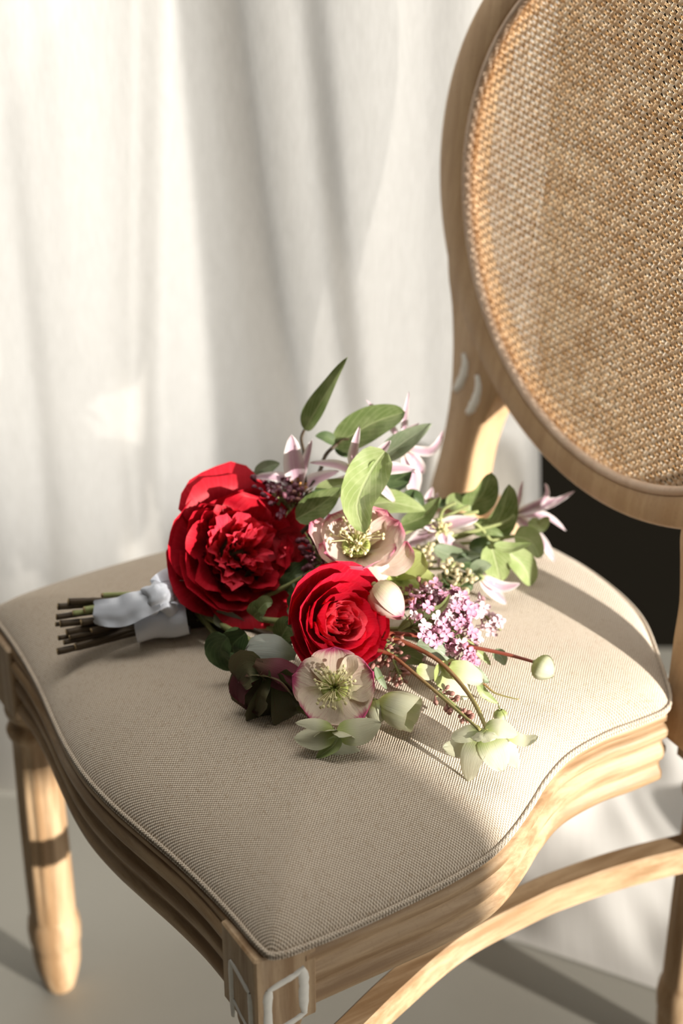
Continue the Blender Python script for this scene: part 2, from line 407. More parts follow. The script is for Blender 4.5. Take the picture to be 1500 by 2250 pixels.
# ------------------------------------------------------------------ chair (local x = its left, local y = its back, z up)
PHI = radians(31.45)
RZ = math.atan2(-cos(PHI), sin(PHI))
chair = empty('chair', (0, 0, 0), RZ)
tag(chair, 'light oak chair with round cane back and beige linen seat, holding the bouquet', 'chair')
def C(u, v, z): return V((u, -v, z))
half = [(0.0, 0.2380), (0.04, 0.2355), (0.08, 0.2295), (0.12, 0.2225), (0.16, 0.2175), (0.20, 0.2145), (0.240, 0.2130), (0.251, 0.206), (0.254, 0.176), (0.2545, 0.138), (0.253, 0.098), (0.250, 0.056), (0.243, 0.017),
        (0.230, -0.013), (0.212, -0.044), (0.195, -0.071), (0.180, -0.105), (0.174, -0.147), (0.175, -0.180), (0.174, -0.208), (0.160, -0.224), (0.120, -0.246), (0.06, -0.274), (0.0, -0.281)]
ring = half + [(-u, v) for u, v in reversed(half[1:-1])]
OUT = [(p.x, p.y) for p in cat_rom([V((u, v, 0)) for u, v in ring], 6, True)]
CC = (0.0, -0.01)
def cush_z(r):
    return 0.440 + 0.029 * (1 - min(1, r) ** 8) ** 0.55 + 0.024 * (1 - min(1, r) ** 2.0)
m = MB(); pts = []; uvs = []
RS = [0.0001, 0.1, 0.2, 0.3, 0.4, 0.5, 0.6, 0.68, 0.75, 0.81, 0.86, 0.90, 0.93, 0.955, 0.975, 0.988, 0.996, 1.0]
for r in RS:
    for (u, v) in OUT:
        pts.append(C(CC[0] + (u - CC[0]) * r, CC[1] + (v - CC[1]) * r, cush_z(r))); uvs.append((u, v))
for (u, v) in OUT: pts.append(C(u * 0.995, v * 0.995, 0.4375)); uvs.append((u, v))
m.grid(pts, len(OUT), len(RS) + 1, True, uvs)
cushion = m.build('cushion', M_FABRIC, chair)
tag(cushion, 'beige woven linen seat cushion')
m = MB()
for k, (dz, ds) in enumerate(((0.4405, 1.003), (0.4440, 1.004))):
    path = [C(u * ds, v * ds, dz) for u, v in OUT]; path.append(path[0])
    m.tube(path, 0.0017, 7, False)
m.build('welt', M_FABRIC, cushion)

PROF = [(-0.022, 0.366), (-0.004, 0.366), (0.0, 0.368), (0.001, 0.372), (0.0005, 0.377), (-0.0035, 0.381), (-0.0035, 0.386), (0.0, 0.390), (0.0015, 0.396), (0.0, 0.402),
        (-0.0035, 0.405), (-0.003, 0.410), (0.001, 0.413), (0.003, 0.418), (0.003, 0.4225), (0.0, 0.426), (-0.004, 0.427), (-0.004, 0.429), (0.0, 0.4305), (0.0, 0.4365), (-0.003, 0.4385), (-0.022, 0.4385)]
def rail(name, path, mat, par):
    mb = MB(); n = len(PROF); pts = []; k = len(path); uvs = []
    for i in range(k):
        a = V(path[max(0, i - 1)]); b = V(path[min(k - 1, i + 1)]); t = (b - a).normalized(); nrm = V((t.y, -t.x))
        for o, z in PROF:
            pts.append(C(path[i][0] + nrm.x * o, path[i][1] + nrm.y * o, z)); uvs.append((i / k, z))
    mb.grid(pts, n, k, True, uvs)
    mb.f.append(tuple(range(n))); mb.f.append(tuple((k - 1) * n + i for i in reversed(range(n))))
    o = mb.build(name, mat, par)
    o.data.polygons.foreach_set('use_smooth', [len(p.vertices) == 4 for p in o.data.polygons])
    return o
def p2(lst, n): return [(p.x, p.y) for p in cat_rom([V((a, b, 0)) for a, b in lst], n)]
rail('front_rail', p2([(0.197, 0.2180), (0.16, 0.2190), (0.12, 0.2235), (0.08, 0.2300), (0.04, 0.2360), (0.0, 0.2385), (-0.04, 0.2360), (-0.08, 0.2300), (-0.12, 0.2235), (-0.16, 0.2190), (-0.197, 0.2180)], 5), M_WOOD_U, chair)
side = [(0.1745, -0.2115), (0.1745, -0.180), (0.1725, -0.147), (0.178, -0.105), (0.1935, -0.071), (0.2105, -0.044), (0.2275, -0.013), (0.2375, 0.017), (0.2420, 0.056), (0.2425, 0.098), (0.2425, 0.138), (0.2425, 0.180)]
rail('side_rail', p2(side, 6), M_WOOD_V, chair)
rail('side_rail', p2([(-u, v) for u, v in reversed(side)], 6), M_WOOD_V, chair)
rail('rear_rail', p2([(-0.150, -0.236), (-0.118, -0.245), (-0.06, -0.266), (0, -0.272), (0.06, -0.266), (0.118, -0.245), (0.150, -0.236)], 6), M_WOOD_U, chair)

LEGPROF = [(0.362, 0.0205), (0.357, 0.0215), (0.352, 0.0225), (0.347, 0.0215), (0.343, 0.0165), (0.337, 0.0160), (0.333, 0.0205), (0.328, 0.0225), (0.323, 0.0215), (0.318, 0.0185),
           (0.30, 0.0192), (0.25, 0.0200), (0.20, 0.0206), (0.14, 0.0208), (0.105, 0.0206), (0.098, 0.0198), (0.092, 0.0225), (0.080, 0.0236), (0.066, 0.0228), (0.060, 0.0205), (0.054, 0.0215), (0.035, 0.0205), (0.015, 0.0165), (0.003, 0.0135), (0.0, 0.012)]
def block(mb, cu, cv, hw, z0, z1, bev=0.0016):
    pts = []
    for z, e in ((z0, bev), (z0 + bev, 0), (z1 - bev, 0), (z1, bev)):
        h = hw - e
        for a, b in ((h - bev, h), (-h + bev, h), (-h, h - bev), (-h, -h + bev), (-h + bev, -h), (h - bev, -h), (h, -h + bev), (h, h - bev)):
            pts.append(C(cu + a, cv + b, z))
    n0 = len(mb.v); mb.grid(pts, 8, 4, True)
    mb.f.append(tuple(n0 + i for i in range(8))); mb.f.append(tuple(n0 + 24 + i for i in reversed(range(8))))
def leg(cu, cv, hw=0.0255, top=0.437):
    mb = MB(); block(mb, cu, cv, hw, 0.360, top); nf = len(mb.f)
    N = 96; pts = []; uvs = []
    for z, r in LEGPROF:
        r *= 1.10
        fl = 0.0009 * sst(0.318, 0.300, z) * sst(0.100, 0.115, z)
        for i in range(N):
            a = 2 * pi * i / N; rr = r - fl * (1 - abs(cos(6 * a))) ** 0.8 * 1.6
            pts.append(C(cu + rr * cos(a), cv + rr * sin(a), z)); uvs.append((i / N, z))
    n0 = len(mb.v); mb.grid(pts, N, len(LEGPROF), True, uvs)
    mb.f.append(tuple(n0 + (len(LEGPROF) - 1) * N + i for i in range(N)))
    o = mb.build('leg', M_WOOD_Z, chair)
    o.data.polygons.foreach_set('use_smooth', [i >= nf for i in range(len(o.data.polygons))])
    return o
legA = leg(0.2195, 0.1965); legB = leg(-0.2195, 0.1965); leg(0.172, -0.274, 0.0235, 0.437); leg(-0.172, -0.274, 0.0235, 0.437)
def stroke(par, pts, w, nrm, side_of=None):
    """a thick brush stroke of paint on a face"""
    w *= 1.3; path = cat_rom(pts, 7); n = len(path); mb = MB(); q = []; nrm = V(nrm).normalized()
    for i in range(n):
        t = (path[min(n - 1, i + 1)] - path[max(0, i - 1)]).normalized(); b = t.cross(nrm)
        ww = w * (0.5 + 0.5 * min(1, 4 * min(i + 0.6, n - i - 0.4) / n)) * (1 + 0.28 * noise.noise(V((i * 0.45, w * 900, pts[0][2] * 90))))
        for s_, hgt in ((-1, -0.0002), (-0.75, 0.0008), (0, 0.0013), (0.75, 0.0008), (1, -0.0002)):
            q.append(path[i] + b * (ww * s_) + nrm * hgt)
    mb.grid(q, 5, n); return mb.build('paint_mark', M_PAINT, par)
uA, vA = 0.245, 0.222
# brush-painted square on the side face of the near front leg (runs v 0.18..0.213) and on its front face
stroke(legA, [C(uA, 0.2125, 0.352), C(uA, 0.2125, 0.375), C(uA, 0.2120, 0.398), C(uA, 0.2110, 0.4045)], 0.0030, (1, 0, 0))
stroke(legA, [C(uA, 0.2125, 0.4040), C(uA, 0.200, 0.4065), C(uA, 0.190, 0.4085), C(uA, 0.1815, 0.4130)], 0.0024, (1, 0, 0))
stroke(legA, [C(uA, 0.1845, 0.4120), C(uA, 0.1820, 0.402), C(uA, 0.1822, 0.385), C(uA, 0.1818, 0.366)], 0.0034, (1, 0, 0))
stroke(legA, [C(uA, 0.1800, 0.3670), C(uA, 0.188, 0.3640), C(uA, 0.198, 0.3615), C(uA, 0.2115, 0.3600)], 0.0024, (1, 0, 0))
stroke(legA, [C(0.208, vA, 0.352), C(0.2075, vA, 0.375), C(0.2075, vA, 0.400), C(0.208, vA, 0.4085)], 0.0026, (0, -1, 0))
stroke(legA, [C(0.2075, vA, 0.4085), C(0.218, vA, 0.4055), C(0.228, vA, 0.4015), C(0.2355, vA, 0.399)], 0.0022, (0, -1, 0))
stroke(legA, [C(0.2355, vA, 0.400), C(0.2360, vA, 0.390), C(0.2365, vA, 0.375), C(0.2365, vA, 0.358)], 0.0026, (0, -1, 0))
stroke(legA, [C(0.2085, vA, 0.3720), C(0.218, vA, 0.3660), C(0.228, vA, 0.3615), C(0.236, vA, 0.3600)], 0.0014, (0, -1, 0))
# side stretchers bowed inward
def stretcher(sg):
    path = cat_rom([V((0.170, -0.274, 0)), V((0.154, -0.20, 0)), V((0.147, -0.14, 0)), V((0.146, -0.10, 0)), V((0.152, -0.02, 0)), V((0.176, 0.06, 0)), V((0.202, 0.13, 0)), V((0.218, 0.190, 0))], 7)
    mb = MB(); q = []; n = len(path)
    sec = [(-0.011, 0.002), (-0.009, 0), (0.009, 0), (0.011, 0.002), (0.011, 0.028), (0.009, 0.030), (-0.009, 0.030), (-0.011, 0.028)]
    for i in range(n):
        t = (path[min(n - 1, i + 1)] - path[max(0, i - 1)]).normalized(); b = V((t.y, -t.x, 0))
        for o, z in sec: q.append(C((path[i].x + b.x * o) * sg, path[i].y + b.y * o, 0.242 + z))
    mb.grid(q, 8, n, True); mb.f.append(tuple(range(8))); mb.f.append(tuple((n - 1) * 8 + i for i in range(8)))
    return mb.build('stretcher', M_WOOD_V, chair, False)
stretcher(1)
# oval back: plane leaning back
BETA = radians(6.71); ZC = 0.798; VB = -0.2762
AO, BO, AI, BI = 0.2755, 0.2475, 0.2330, 0.2185
def B(u, w, d):
    """point of the back: u across, w up along the lean, d in front of its face"""
    return C(u, VB - w * sin(BETA) + d * cos(BETA), ZC + w * cos(BETA) + d * sin(BETA))
N = 160; mb = MB(); q = []; uvs = []
SEC = [(0.00, -0.004), (0.06, 0.0005), (0.14, 0.002), (0.5, 0.0028), (0.86, 0.002), (0.95, 0.0), (1.0, -0.004), (1.0, -0.024), (0.94, -0.028), (0.06, -0.028), (0.0, -0.024)]
for i in range(N):
    a = 2 * pi * i / N
    for s_, d in SEC:
        q.append(B((AI + (AO - AI) * s_) * cos(a), (BI + (BO - BI) * s_) * sin(a), d)); uvs.append((s_, i / N))
ns = len(SEC); mb.add(q, [(i * ns + k, ((i + 1) % N) * ns + k, ((i + 1) % N) * ns + (k + 1) % ns, i * ns + (k + 1) % ns) for i in range(N) for k in range(ns)], uvs)
oval = mb.build('oval_frame', M_WOOD_B, chair)
mb = MB(); path = [B((AI - 0.0012) * cos(2 * pi * i / N), (BI - 0.0012) * sin(2 * pi * i / N), -0.001) for i in range(N + 1)]
mb.tube(path, 0.0042, 10, False); mb.build('bead', M_BEAD, oval)
# woven cane: every strand goes over and under
mb = MB(); PU, PW = 0.0064, 0.0050
def strand(fn, n, hw, along):
    q = []; prof = (-1, -0.62, 0, 0.62, 1) if along == 'w' else (-1, 0, 1)
    uvs = [(1.0 if along == 'w' else 0.0, 0.5)] * (len(prof) * (n + 1))
    for i in range(n + 1):
        c, h = fn(i / n)
        for s_ in prof:
            u = c[0] + (s_ * hw if along == 'w' else 0); w = c[1] + (s_ * hw if along == 'u' else 0)
            q.append(B(u, w, -0.010 + h - (0.0010 * (1 - sqrt(1 - 0.98 * s_ * s_)) if along == 'w' else 0.0006 * abs(s_))))
    mb.grid(q, len(prof), n + 1, False, uvs)
nu_ = int(2 * AI / PU); nw_ = int(2 * BI / PW)
for k in range(-nu_ // 2, nu_ // 2 + 1):
    u = k * PU + random.Random(k).uniform(-0.0005, 0.0005); e = 1 - (u / (AI + 0.004)) ** 2
    if e <= 0.01: continue
    W_ = (BI + 0.004) * sqrt(e); n = max(4, int(2 * W_ / (PW / 2)))
    strand(lambda t, u=u, W_=W_, k=k: ((u, -W_ + 2 * W_ * t), 0.0017 * cos(pi * ((-W_ + 2 * W_ * t) / PW + k))), n, 0.0024, 'w')
for k in range(-nw_ // 2, nw_ // 2 + 1):
    w = k * PW + random.Random(k + 999).uniform(-0.0004, 0.0004); e = 1 - (w / (BI + 0.004)) ** 2
    if e <= 0.01: continue
    U_ = (AI + 0.004) * sqrt(e); n = max(4, int(2 * U_ / (PU / 2)))
    strand(lambda t, w=w, U_=U_, k=k: ((-U_ + 2 * U_ * t, w), -0.0013 * cos(pi * (k + (-U_ + 2 * U_ * t) / PU))), n, 0.0014, 'u')
cane = mb.build('cane_panel', M_CANE, chair); tag(cane, 'woven cane panel', kind='stuff')
# back posts
def post(sg):
    L = [(-0.1990, 0.395), (-0.2120, 0.425), (-0.2190, 0.446), (-0.2125, 0.486), (-0.2085, 0.520), (-0.2078, 0.556), (-0.2110, 0.585), (-0.2160, 0.610), (-0.2250, 0.640), (-0.2350, 0.662), (-0.2435, 0.690)]
    R = [(-0.1500, 0.395), (-0.1600, 0.425), (-0.1640, 0.446), (-0.1605, 0.486), (-0.1580, 0.520), (-0.1500, 0.552), (-0.1380, 0.580), (-0.1330, 0.605), (-0.1500, 0.622), (-0.1900, 0.655), (-0.2200, 0.685)]
    if sg > 0: R = [(a + 0.020 * sst(0.62, 0.56, b), b) for a, b in R]   # the near post is broader at its foot
    Lp = cat_rom([V((a, b, 0)) for a, b in L], 5); Rp = cat_rom([V((a, b, 0)) for a, b in R], 5)
    mb = MB(); q = []
    for a, b in zip(Lp, Rp):
        wl, wr = ((p.y - ZC) / cos(BETA) for p in (a, b))
        e = 0.0022
        for u, w, d in ((a.x + e, wl, 0.0005), (b.x - e, wr, 0.0005), (b.x, wr, -0.002), (b.x, wr, -0.026), (b.x - e, wr, -0.0285), (a.x + e, wl, -0.0285), (a.x, wl, -0.026), (a.x, wl, -0.002)):
            q.append(B(u * -sg if sg > 0 else u, w, d))
    n = len(Lp); mb.grid(q, 8, n, True); mb.f.append(tuple(range(8))); mb.f.append(tuple((n - 1) * 8 + i for i in range(8)))
    return mb.build('back_post', M_WOOD_B, chair)
postC = post(-1); post(1)
def bw(u, z): return B(u, (z - ZC) / cos(BETA), 0.0008)
stroke(postC, [bw(-0.1950, 0.601), bw(-0.1900, 0.592), bw(-0.1905, 0.580), bw(-0.1945, 0.569), bw(-0.2000, 0.561)], 0.0042, (0, -1, 0))
stroke(postC, [bw(-0.1700, 0.590), bw(-0.1655, 0.580), bw(-0.1660, 0.568), bw(-0.1700, 0.557), bw(-0.1760, 0.548)], 0.0042, (0, -1, 0))

# ------------------------------------------------------------------ bouquet
BQ = atz(560, 1390, SEATZ); BQ = V((BQ.x, BQ.y, 0.482))
bouquet = empty('bouquet', BQ)
tag(bouquet, 'ribbon-tied bouquet of red roses, hellebores, clematis and lilac lying on the chair seat', 'bouquet')
class LB(MB):
    """mesh builder whose points are stored relative to the bouquet"""
    def build(s, name, mat, parent=None, smooth=True):
        s.v = [(a - BQ.x, b - BQ.y, c - BQ.z) for a, b, c in s.v]
        return MB.build(s, name, mat, parent or bouquet, smooth)
TOCAM = V((0, -cos(TH), sin(TH)))
SHAPES = {
    'leaf': lambda t: max(0.0, sin(pi * min(1, t ** 0.8)) ** 0.9 * (1 - 0.25 * t)) * 1.12,
    'lance': lambda t: max(0.0, sin(pi * min(1, 0.06 + 0.94 * t ** 0.85)) ** 0.85),
    'ovate': lambda t: max(0.0, sin(pi * min(1, 0.03 + 0.97 * t ** 0.75)) ** 0.62),
    'round': lambda t: (0.30 + 0.72 * sst(0, 0.55, t)) * sqrt(max(0.0, 1 - max(0, (t - 0.58) / 0.42) ** 2.2)),
    'strap': lambda t: 0.75 + 0.25 * sin(pi * t),
}
def sheet(name, pts, width, mat, parent, nrm=None, shape='leaf', cup=0.0, fold=0.0, twist=0.0, ruf=0.0, nu=7, nv=12, seed=0, label=None):
    """thin petal or leaf swept along pts; nrm = way its upper face looks; cup/fold lift its edges"""
    if len(pts) == 2:
        pts = [pts[0], (V(pts[0]) + V(pts[1])) / 2, pts[1]]
    path = cat_rom([V(p) for p in pts], max(2, nv // (len(pts) - 1))); n = len(path)
    nrm = V(nrm if nrm is not None else TOCAM).normalized(); mb = LB(); q = []; uvs = []; f = SHAPES[shape]
    for i in range(n):
        t = i / (n - 1)
        T = (path[min(n - 1, i + 1)] - path[max(0, i - 1)]).normalized()
        Bv = T.cross(nrm).normalized(); Nv = Bv.cross(T)
        if twist:
            a = twist * t; Bv, Nv = Bv * cos(a) + Nv * sin(a), Nv * cos(a) - Bv * sin(a)
        w = width * 0.5 * f(t)
        for k in range(nu):
            u = -1 + 2 * k / (nu - 1)
            p = path[i] + Bv * (u * w) + Nv * (cup * u * u * w + fold * abs(u) * w)
            if ruf:
                p += Nv * (ruf * width * abs(u) * noise.noise(V((t * 5 + seed * 3.7, u * 1.6, seed))) + ruf * width * 0.6 * t * t * noise.noise(V((u * 2.2, seed * 5.1, 2.0))))
                p += T * (ruf * width * 0.5 * t * noise.noise(V((u * 3.0, seed * 2.3, 9.0))))
            q.append(p); uvs.append(((u + 1) / 2, t))
    mb.grid(q, nu, n, False, uvs)
    o = mb.build(name, mat, parent)
    if label: o['label'] = label
    return o
def stem(name, pts, r, mat, parent=None, label=None, n=7):
    mb = LB(); path = cat_rom([V(p) for p in pts], 8)
    rr = r if isinstance(r, (list, tuple)) else (r, r)
    rads = [(rr[0] + (rr[1] - rr[0]) * i / (len(path) - 1)) * (1 + 0.12 * noise.noise(path[i] * 160)) for i in range(len(path))]
    mb.tube(path, rads, n); o = mb.build(name, mat, parent)
    if label: o['label'] = label
    return o
def frame(n, roll=0.0):
    n = V(n).normalized(); a = n.cross(V((0, 0, 1)))
    if a.length < 0.1: a = V((1, 0, 0))
    a.normalize(); b = n.cross(a)
    return a * cos(roll) + b * sin(roll), b * cos(roll) - a * sin(roll), n
TIE = P(432, 1345, 1385)

# ---- roses
def rose(center, axis, R, seed, label, style, mats):
    rnd = random.Random(seed); a, b, n = frame(axis, seed * 0.7); c = V(center)
    core = LB(); core.ball(c - n * R * 0.45, R * 0.30, 10, 6); root = core.build('rose', M_CORE); root['label'] = label
    if style == 'peony':
        layers = [(0.06, 5, 0.55, 0.36, 1.3), (0.15, 7, 0.50, 0.42, 1.3), (0.25, 9, 0.42, 0.44, 1.3), (0.36, 11, 0.38, 0.40, 1.2), (0.47, 12, 0.36, 0.33, 1.2), (0.58, 12, 0.40, 0.24, 1.0), (0.70, 10, 0.50, 0.14, 0.9), (0.83, 8, 0.62, 0.05, 0.7), (0.96, 7, 0.74, -0.05, 0.6), (1.10, 6, 0.80, -0.16, 0.5)]
    else:
        layers = [(0.08, 4, 1.0, 0.34, 0.9), (0.17, 5, 0.95, 0.40, 0.9), (0.27, 5, 0.95, 0.46, 0.8), (0.38, 6, 0.90, 0.50, 0.7), (0.51, 5, 0.98, 0.50, 0.6), (0.66, 5, 1.0, 0.46, 0.5), (0.82, 5, 1.05, 0.40, 0.45), (0.99, 5, 1.05, 0.24, 0.45)]
    idx = 0
    for li, (rho, cnt, hw, zt, rag) in enumerate(layers):
        s = li / (len(layers) - 1)
        for k in range(cnt):
            idx += 1
            ph = 2 * pi * (k + 0.5 * (li % 2)) / cnt + rnd.uniform(-0.22, 0.22)
            rm = R * rho * rnd.uniform(0.92, 1.08); top = R * (zt + rnd.uniform(-0.09, 0.09) * (1 + rag)); W = hw * rnd.uniform(0.85, 1.12)
            flare = R * ((0.16 + 0.20 * s ** 2) if style == 'peony' else (0.03 + 0.17 * s ** 3)) * rnd.uniform(0.4, 1.5)
            inn = (0.05 if style == 'peony' else 0.18) * (1 - s)
            nu, nv = 9, 9; q = []; uvs = []; p1 = rnd.uniform(0, 9); amp = R * 0.11 * (0.4 + rag); lean = rnd.uniform(-0.25, 0.25) * rag
            z0 = -0.62 * R
            for j in range(nv):
                t = j / (nv - 1)
                for i in range(nu):
                    u = -1 + 2 * i / (nu - 1)
                    tt = t * (1 - 0.20 * abs(u) ** 2.4 - 0.10 * rag * (0.5 + 0.5 * noise.noise(V((u * 2.6, p1, 1.0)))))
                    r_ = rm * min(1, (tt * 1.5) ** 0.55) * (1 - inn * tt ** 3) + flare * tt ** 5 + 0.02 * R
                    r_ += amp * tt ** 2.2 * noise.noise(V((u * 1.9 + p1, tt * 1.6, p1)))
                    r_ += R * 0.05 * (abs(u) ** 3) * (0.5 if k % 2 else -0.4)
                    an = ph + u * W * (0.35 + 0.65 * min(1, tt * 1.8)) + lean * tt
                    zz = z0 + (top - z0) * tt ** 1.15 - flare * 0.5 * tt ** 6 + amp * 0.5 * tt ** 3 * noise.noise(V((u * 2.2, p1 + 4, tt)))
                    q.append(c + (a * cos(an) + b * sin(an)) * r_ + n * zz); uvs.append(((u + 1) / 2, tt))
            mb = LB(); mb.grid(q, nu, nv, False, uvs)
            mb.build('petal', mats[1] if s < 0.45 else mats[0], root)
    for k in range(5):
        an = 2 * pi * k / 5 + 0.4; d = a * cos(an) + b * sin(an); p0 = c - n * R * 0.6
        sheet('sepal', [p0, p0 + d * R * 0.5 - n * R * 0.05, p0 + d * R * 0.95 + n * R * 0.1], R * 0.32, M_LEAFD, root, n, 'lance')
    stem('stem', [c - n * R * 0.6, c - n * R * 1.1 + (TIE - c) * 0.3, TIE + V((0, 0, 0.004))], 0.0028, M_STEMG)
    return root
cR1 = P(530, 1210, 1372); rose(cR1, (0.33, -0.72, 0.62), 0.0485, 3, 'deep crimson ruffled rose nearest the ribbon', 'peony', (M_RED1, M_RED1C))
# its broad guard petals on the ribbon side
r1 = [o for o in bouquet.children if o.name.startswith('rose')][0]
for (x0, y0), (xm, ym), (x1, y1), w, nr, yf in (((480, 1235), (425, 1232), (380, 1222), 0.036, (-0.3, -0.6, 0.75), 1352), ((480, 1200), (430, 1185), (398, 1180), 0.030, (-0.2, -0.5, 0.85), 1346), ((530, 1160), (540, 1130), (568, 1096), 0.044, (0.3, -0.85, 0.4), 1335),
                                            ((500, 1180), (475, 1145), (485, 1112), 0.036, (0, -0.8, 0.5), 1338), ((500, 1290), (472, 1312), (452, 1332), 0.030, (-0.2, -0.8, 0.4), 1368), ((545, 1300), (535, 1340), (540, 1385), 0.040, (0, -0.95, 0.1), 1376), ((590, 1290), (605, 1330), (618, 1368), 0.042, (0.2, -0.95, 0.1), 1376),
                                            ((455, 1215), (450, 1250), (462, 1290), 0.022, (-0.6, -0.75, 0.3), 1372), ((600, 1180), (625, 1195), (645, 1225), 0.036, (0.6, -0.7, 0.4), 1358)):
    sheet('petal', [P(x0, y0, yf), P(xm, ym, yf), P(x1, y1, yf - 3)], w, M_RED1, r1, nr, 'round', 0.25, 0, 0, 0.18, 9, 10, x0)
cR2 = P(742, 1366, 1500); rose(cR2, (0.42, -0.72, 0.55), 0.0395, 8, 'bright scarlet cupped rose in the middle of the bouquet', 'cup', (M_RED2, M_RED2C))

# ---- hellebores
def hellebore(center, axis, R, opening, roll, mat, label, n_pet=5, width=1.05, stam=True, cup=0.28, seed=0, reflex=0.0, stem_to=None, only=None, mats=None):
    a, b, n = frame(axis, roll); c = V(center); rnd = random.Random(seed)
    core = LB()
    core.ball(c, R * 0.13, 10, 6); root = core.build('hellebore', M_PIST); root['label'] = label
    for k in range(n_pet):
        if only and k not in only: continue
        an = 2 * pi * k / n_pet + rnd.uniform(-0.1, 0.1); d = a * cos(an) + b * sin(an); op = opening + rnd.uniform(-0.12, 0.12)
        r = R * rnd.uniform(0.93, 1.06)
        p0 = c - n * 0.12 * R; p1 = c + d * r * 0.55 * cos(op * 0.75) + n * r * (0.52 * sin(op * 0.75) - 0.10); p2 = c + d * r * cos(op) + n * r * (sin(op) - reflex)
        sheet('petal', [p0, p1, p2], R * width * rnd.uniform(0.95, 1.1), (mats or {}).get(k, mat), root, n * cos(op) - d * sin(op), 'round', cup, 0, rnd.uniform(-0.15, 0.15), 0.10, 9, 12, seed * 7 + k)
    if stam:
        sb = LB(); rs = random.Random(seed + 50)
        for k in range(46):
            an = rs.uniform(0, 2 * pi); sp = rs.uniform(0.25, 0.95); d = a * cos(an) + b * sin(an)
            L = R * rs.uniform(0.52, 0.76); e = c + d * L * sin(sp * 1.15) + n * (L * cos(sp * 1.15) + 0.05 * R)
            mid = c + d * L * 0.45 * sin(sp * 0.9) + n * L * 0.55
            sb.tube([c + d * R * 0.08, mid, e], R * 0.012, 4, False); sb.ball(e, R * 0.042, 6, 4)
        so = sb.build('stamens', M_STAM, root); so['kind'] = 'stuff'
        pb = LB()
        for k in range(6):
            an = 2 * pi * k / 6; d = a * cos(an) + b * sin(an)
            pb.tube([c + d * R * 0.05, c + d * R * 0.08 + n * R * 0.22, c + d * R * 0.14 + n * R * 0.36], [R * 0.05, R * 0.045, R * 0.012], 6)
        pb.build('pistil', M_PIST, root)
        nb = LB()
        for k in range(26):
            an = 2 * pi * k / 26; d = a * cos(an) + b * sin(an)
            nb.tube([c + d * R * 0.10, c + d * R * 0.30 + n * R * 0.14], [R * 0.035, R * 0.055], 5)
        no = nb.build('nectaries', M_PIST, root); no['kind'] = 'stuff'
    if stem_to is not None:
        stem('stem', [c - n * R * 0.1, c - n * R * 0.5 + (stem_to - c) * 0.25, stem_to], 0.0022, M_STEMG)
    return root
hb = hellebore(P(782, 1205, 1400), (-0.02, -0.38, 0.92), 0.0360, 0.42, 0.5, M_HELP, 'blush hellebore with pink rims and golden stamens, above the scarlet rose', seed=2, stem_to=TIE, only=())
for pts, w, nr, c_ in ((((775, 1212, 0), (720, 1205, -4), (681, 1148, -8)), 0.034, (0.55, -0.35, 0.75), 0.35), (((780, 1215, 6), (735, 1222, 10), (700, 1196, 8)), 0.020, (0.2, -0.5, 0.85), 0.3), (((786, 1215, 4), (835, 1205, 2), (878, 1146, -6)), 0.036, (-0.35, -0.55, 0.75), 0.35),
                       (((795, 1222, 4), (860, 1228, 4), (894, 1190, 0)), 0.030, (-0.1, -0.8, 0.6), 0.2), (((788, 1216, 8), (790, 1242, 16), (782, 1274, 18)), 0.050, (0.0, -0.8, 0.6), -0.2), (((790, 1195, -10), (820, 1165, -18), (850, 1122, -24)), 0.038, (0.0, -0.85, 0.5), 0.25), (((775, 1195, -10), (760, 1165, -18), (755, 1135, -22)), 0.034, (0.1, -0.85, 0.5), 0.25)):
    sheet('petal', [P(x, y, 1400 + d) for x, y, d in pts], w, M_HELP, hb, nr, 'round', c_, 0, 0, 0.14, 9, 12, pts[1][0])
hellebore(P(735, 1512, 1592), (-0.02, -0.72, 0.66), 0.0330, 0.30, 0.95, M_HEL, 'open cream hellebore with pink rim and ring of stamens, lowest front', seed=5, width=1.15, stem_to=TIE)
# the dusky shaded hellebore left of it, petals set one by one
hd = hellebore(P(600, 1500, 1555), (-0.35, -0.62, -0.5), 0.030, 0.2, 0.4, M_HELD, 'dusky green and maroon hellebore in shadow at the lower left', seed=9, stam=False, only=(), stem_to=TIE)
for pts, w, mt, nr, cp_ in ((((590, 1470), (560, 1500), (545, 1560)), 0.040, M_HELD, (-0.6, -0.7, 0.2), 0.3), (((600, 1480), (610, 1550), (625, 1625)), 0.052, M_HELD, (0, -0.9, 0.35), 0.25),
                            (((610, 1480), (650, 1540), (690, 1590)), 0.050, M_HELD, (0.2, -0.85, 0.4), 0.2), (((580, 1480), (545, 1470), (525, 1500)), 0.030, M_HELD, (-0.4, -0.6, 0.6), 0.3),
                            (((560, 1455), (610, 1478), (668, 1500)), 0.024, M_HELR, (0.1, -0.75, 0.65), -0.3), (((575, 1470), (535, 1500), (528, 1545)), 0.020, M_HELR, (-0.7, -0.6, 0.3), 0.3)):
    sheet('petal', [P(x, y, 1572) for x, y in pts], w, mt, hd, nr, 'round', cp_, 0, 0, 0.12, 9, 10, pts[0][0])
sheet('petal', [P(650, 1440, 1530), P(600, 1425, 1528), P(540, 1425, 1526)], 0.028, M_HELB, hd, (0, -0.5, 0.85), 'round', -0.25, 0, 0, 0.1, 9, 10, 4, label='grey-green petal')
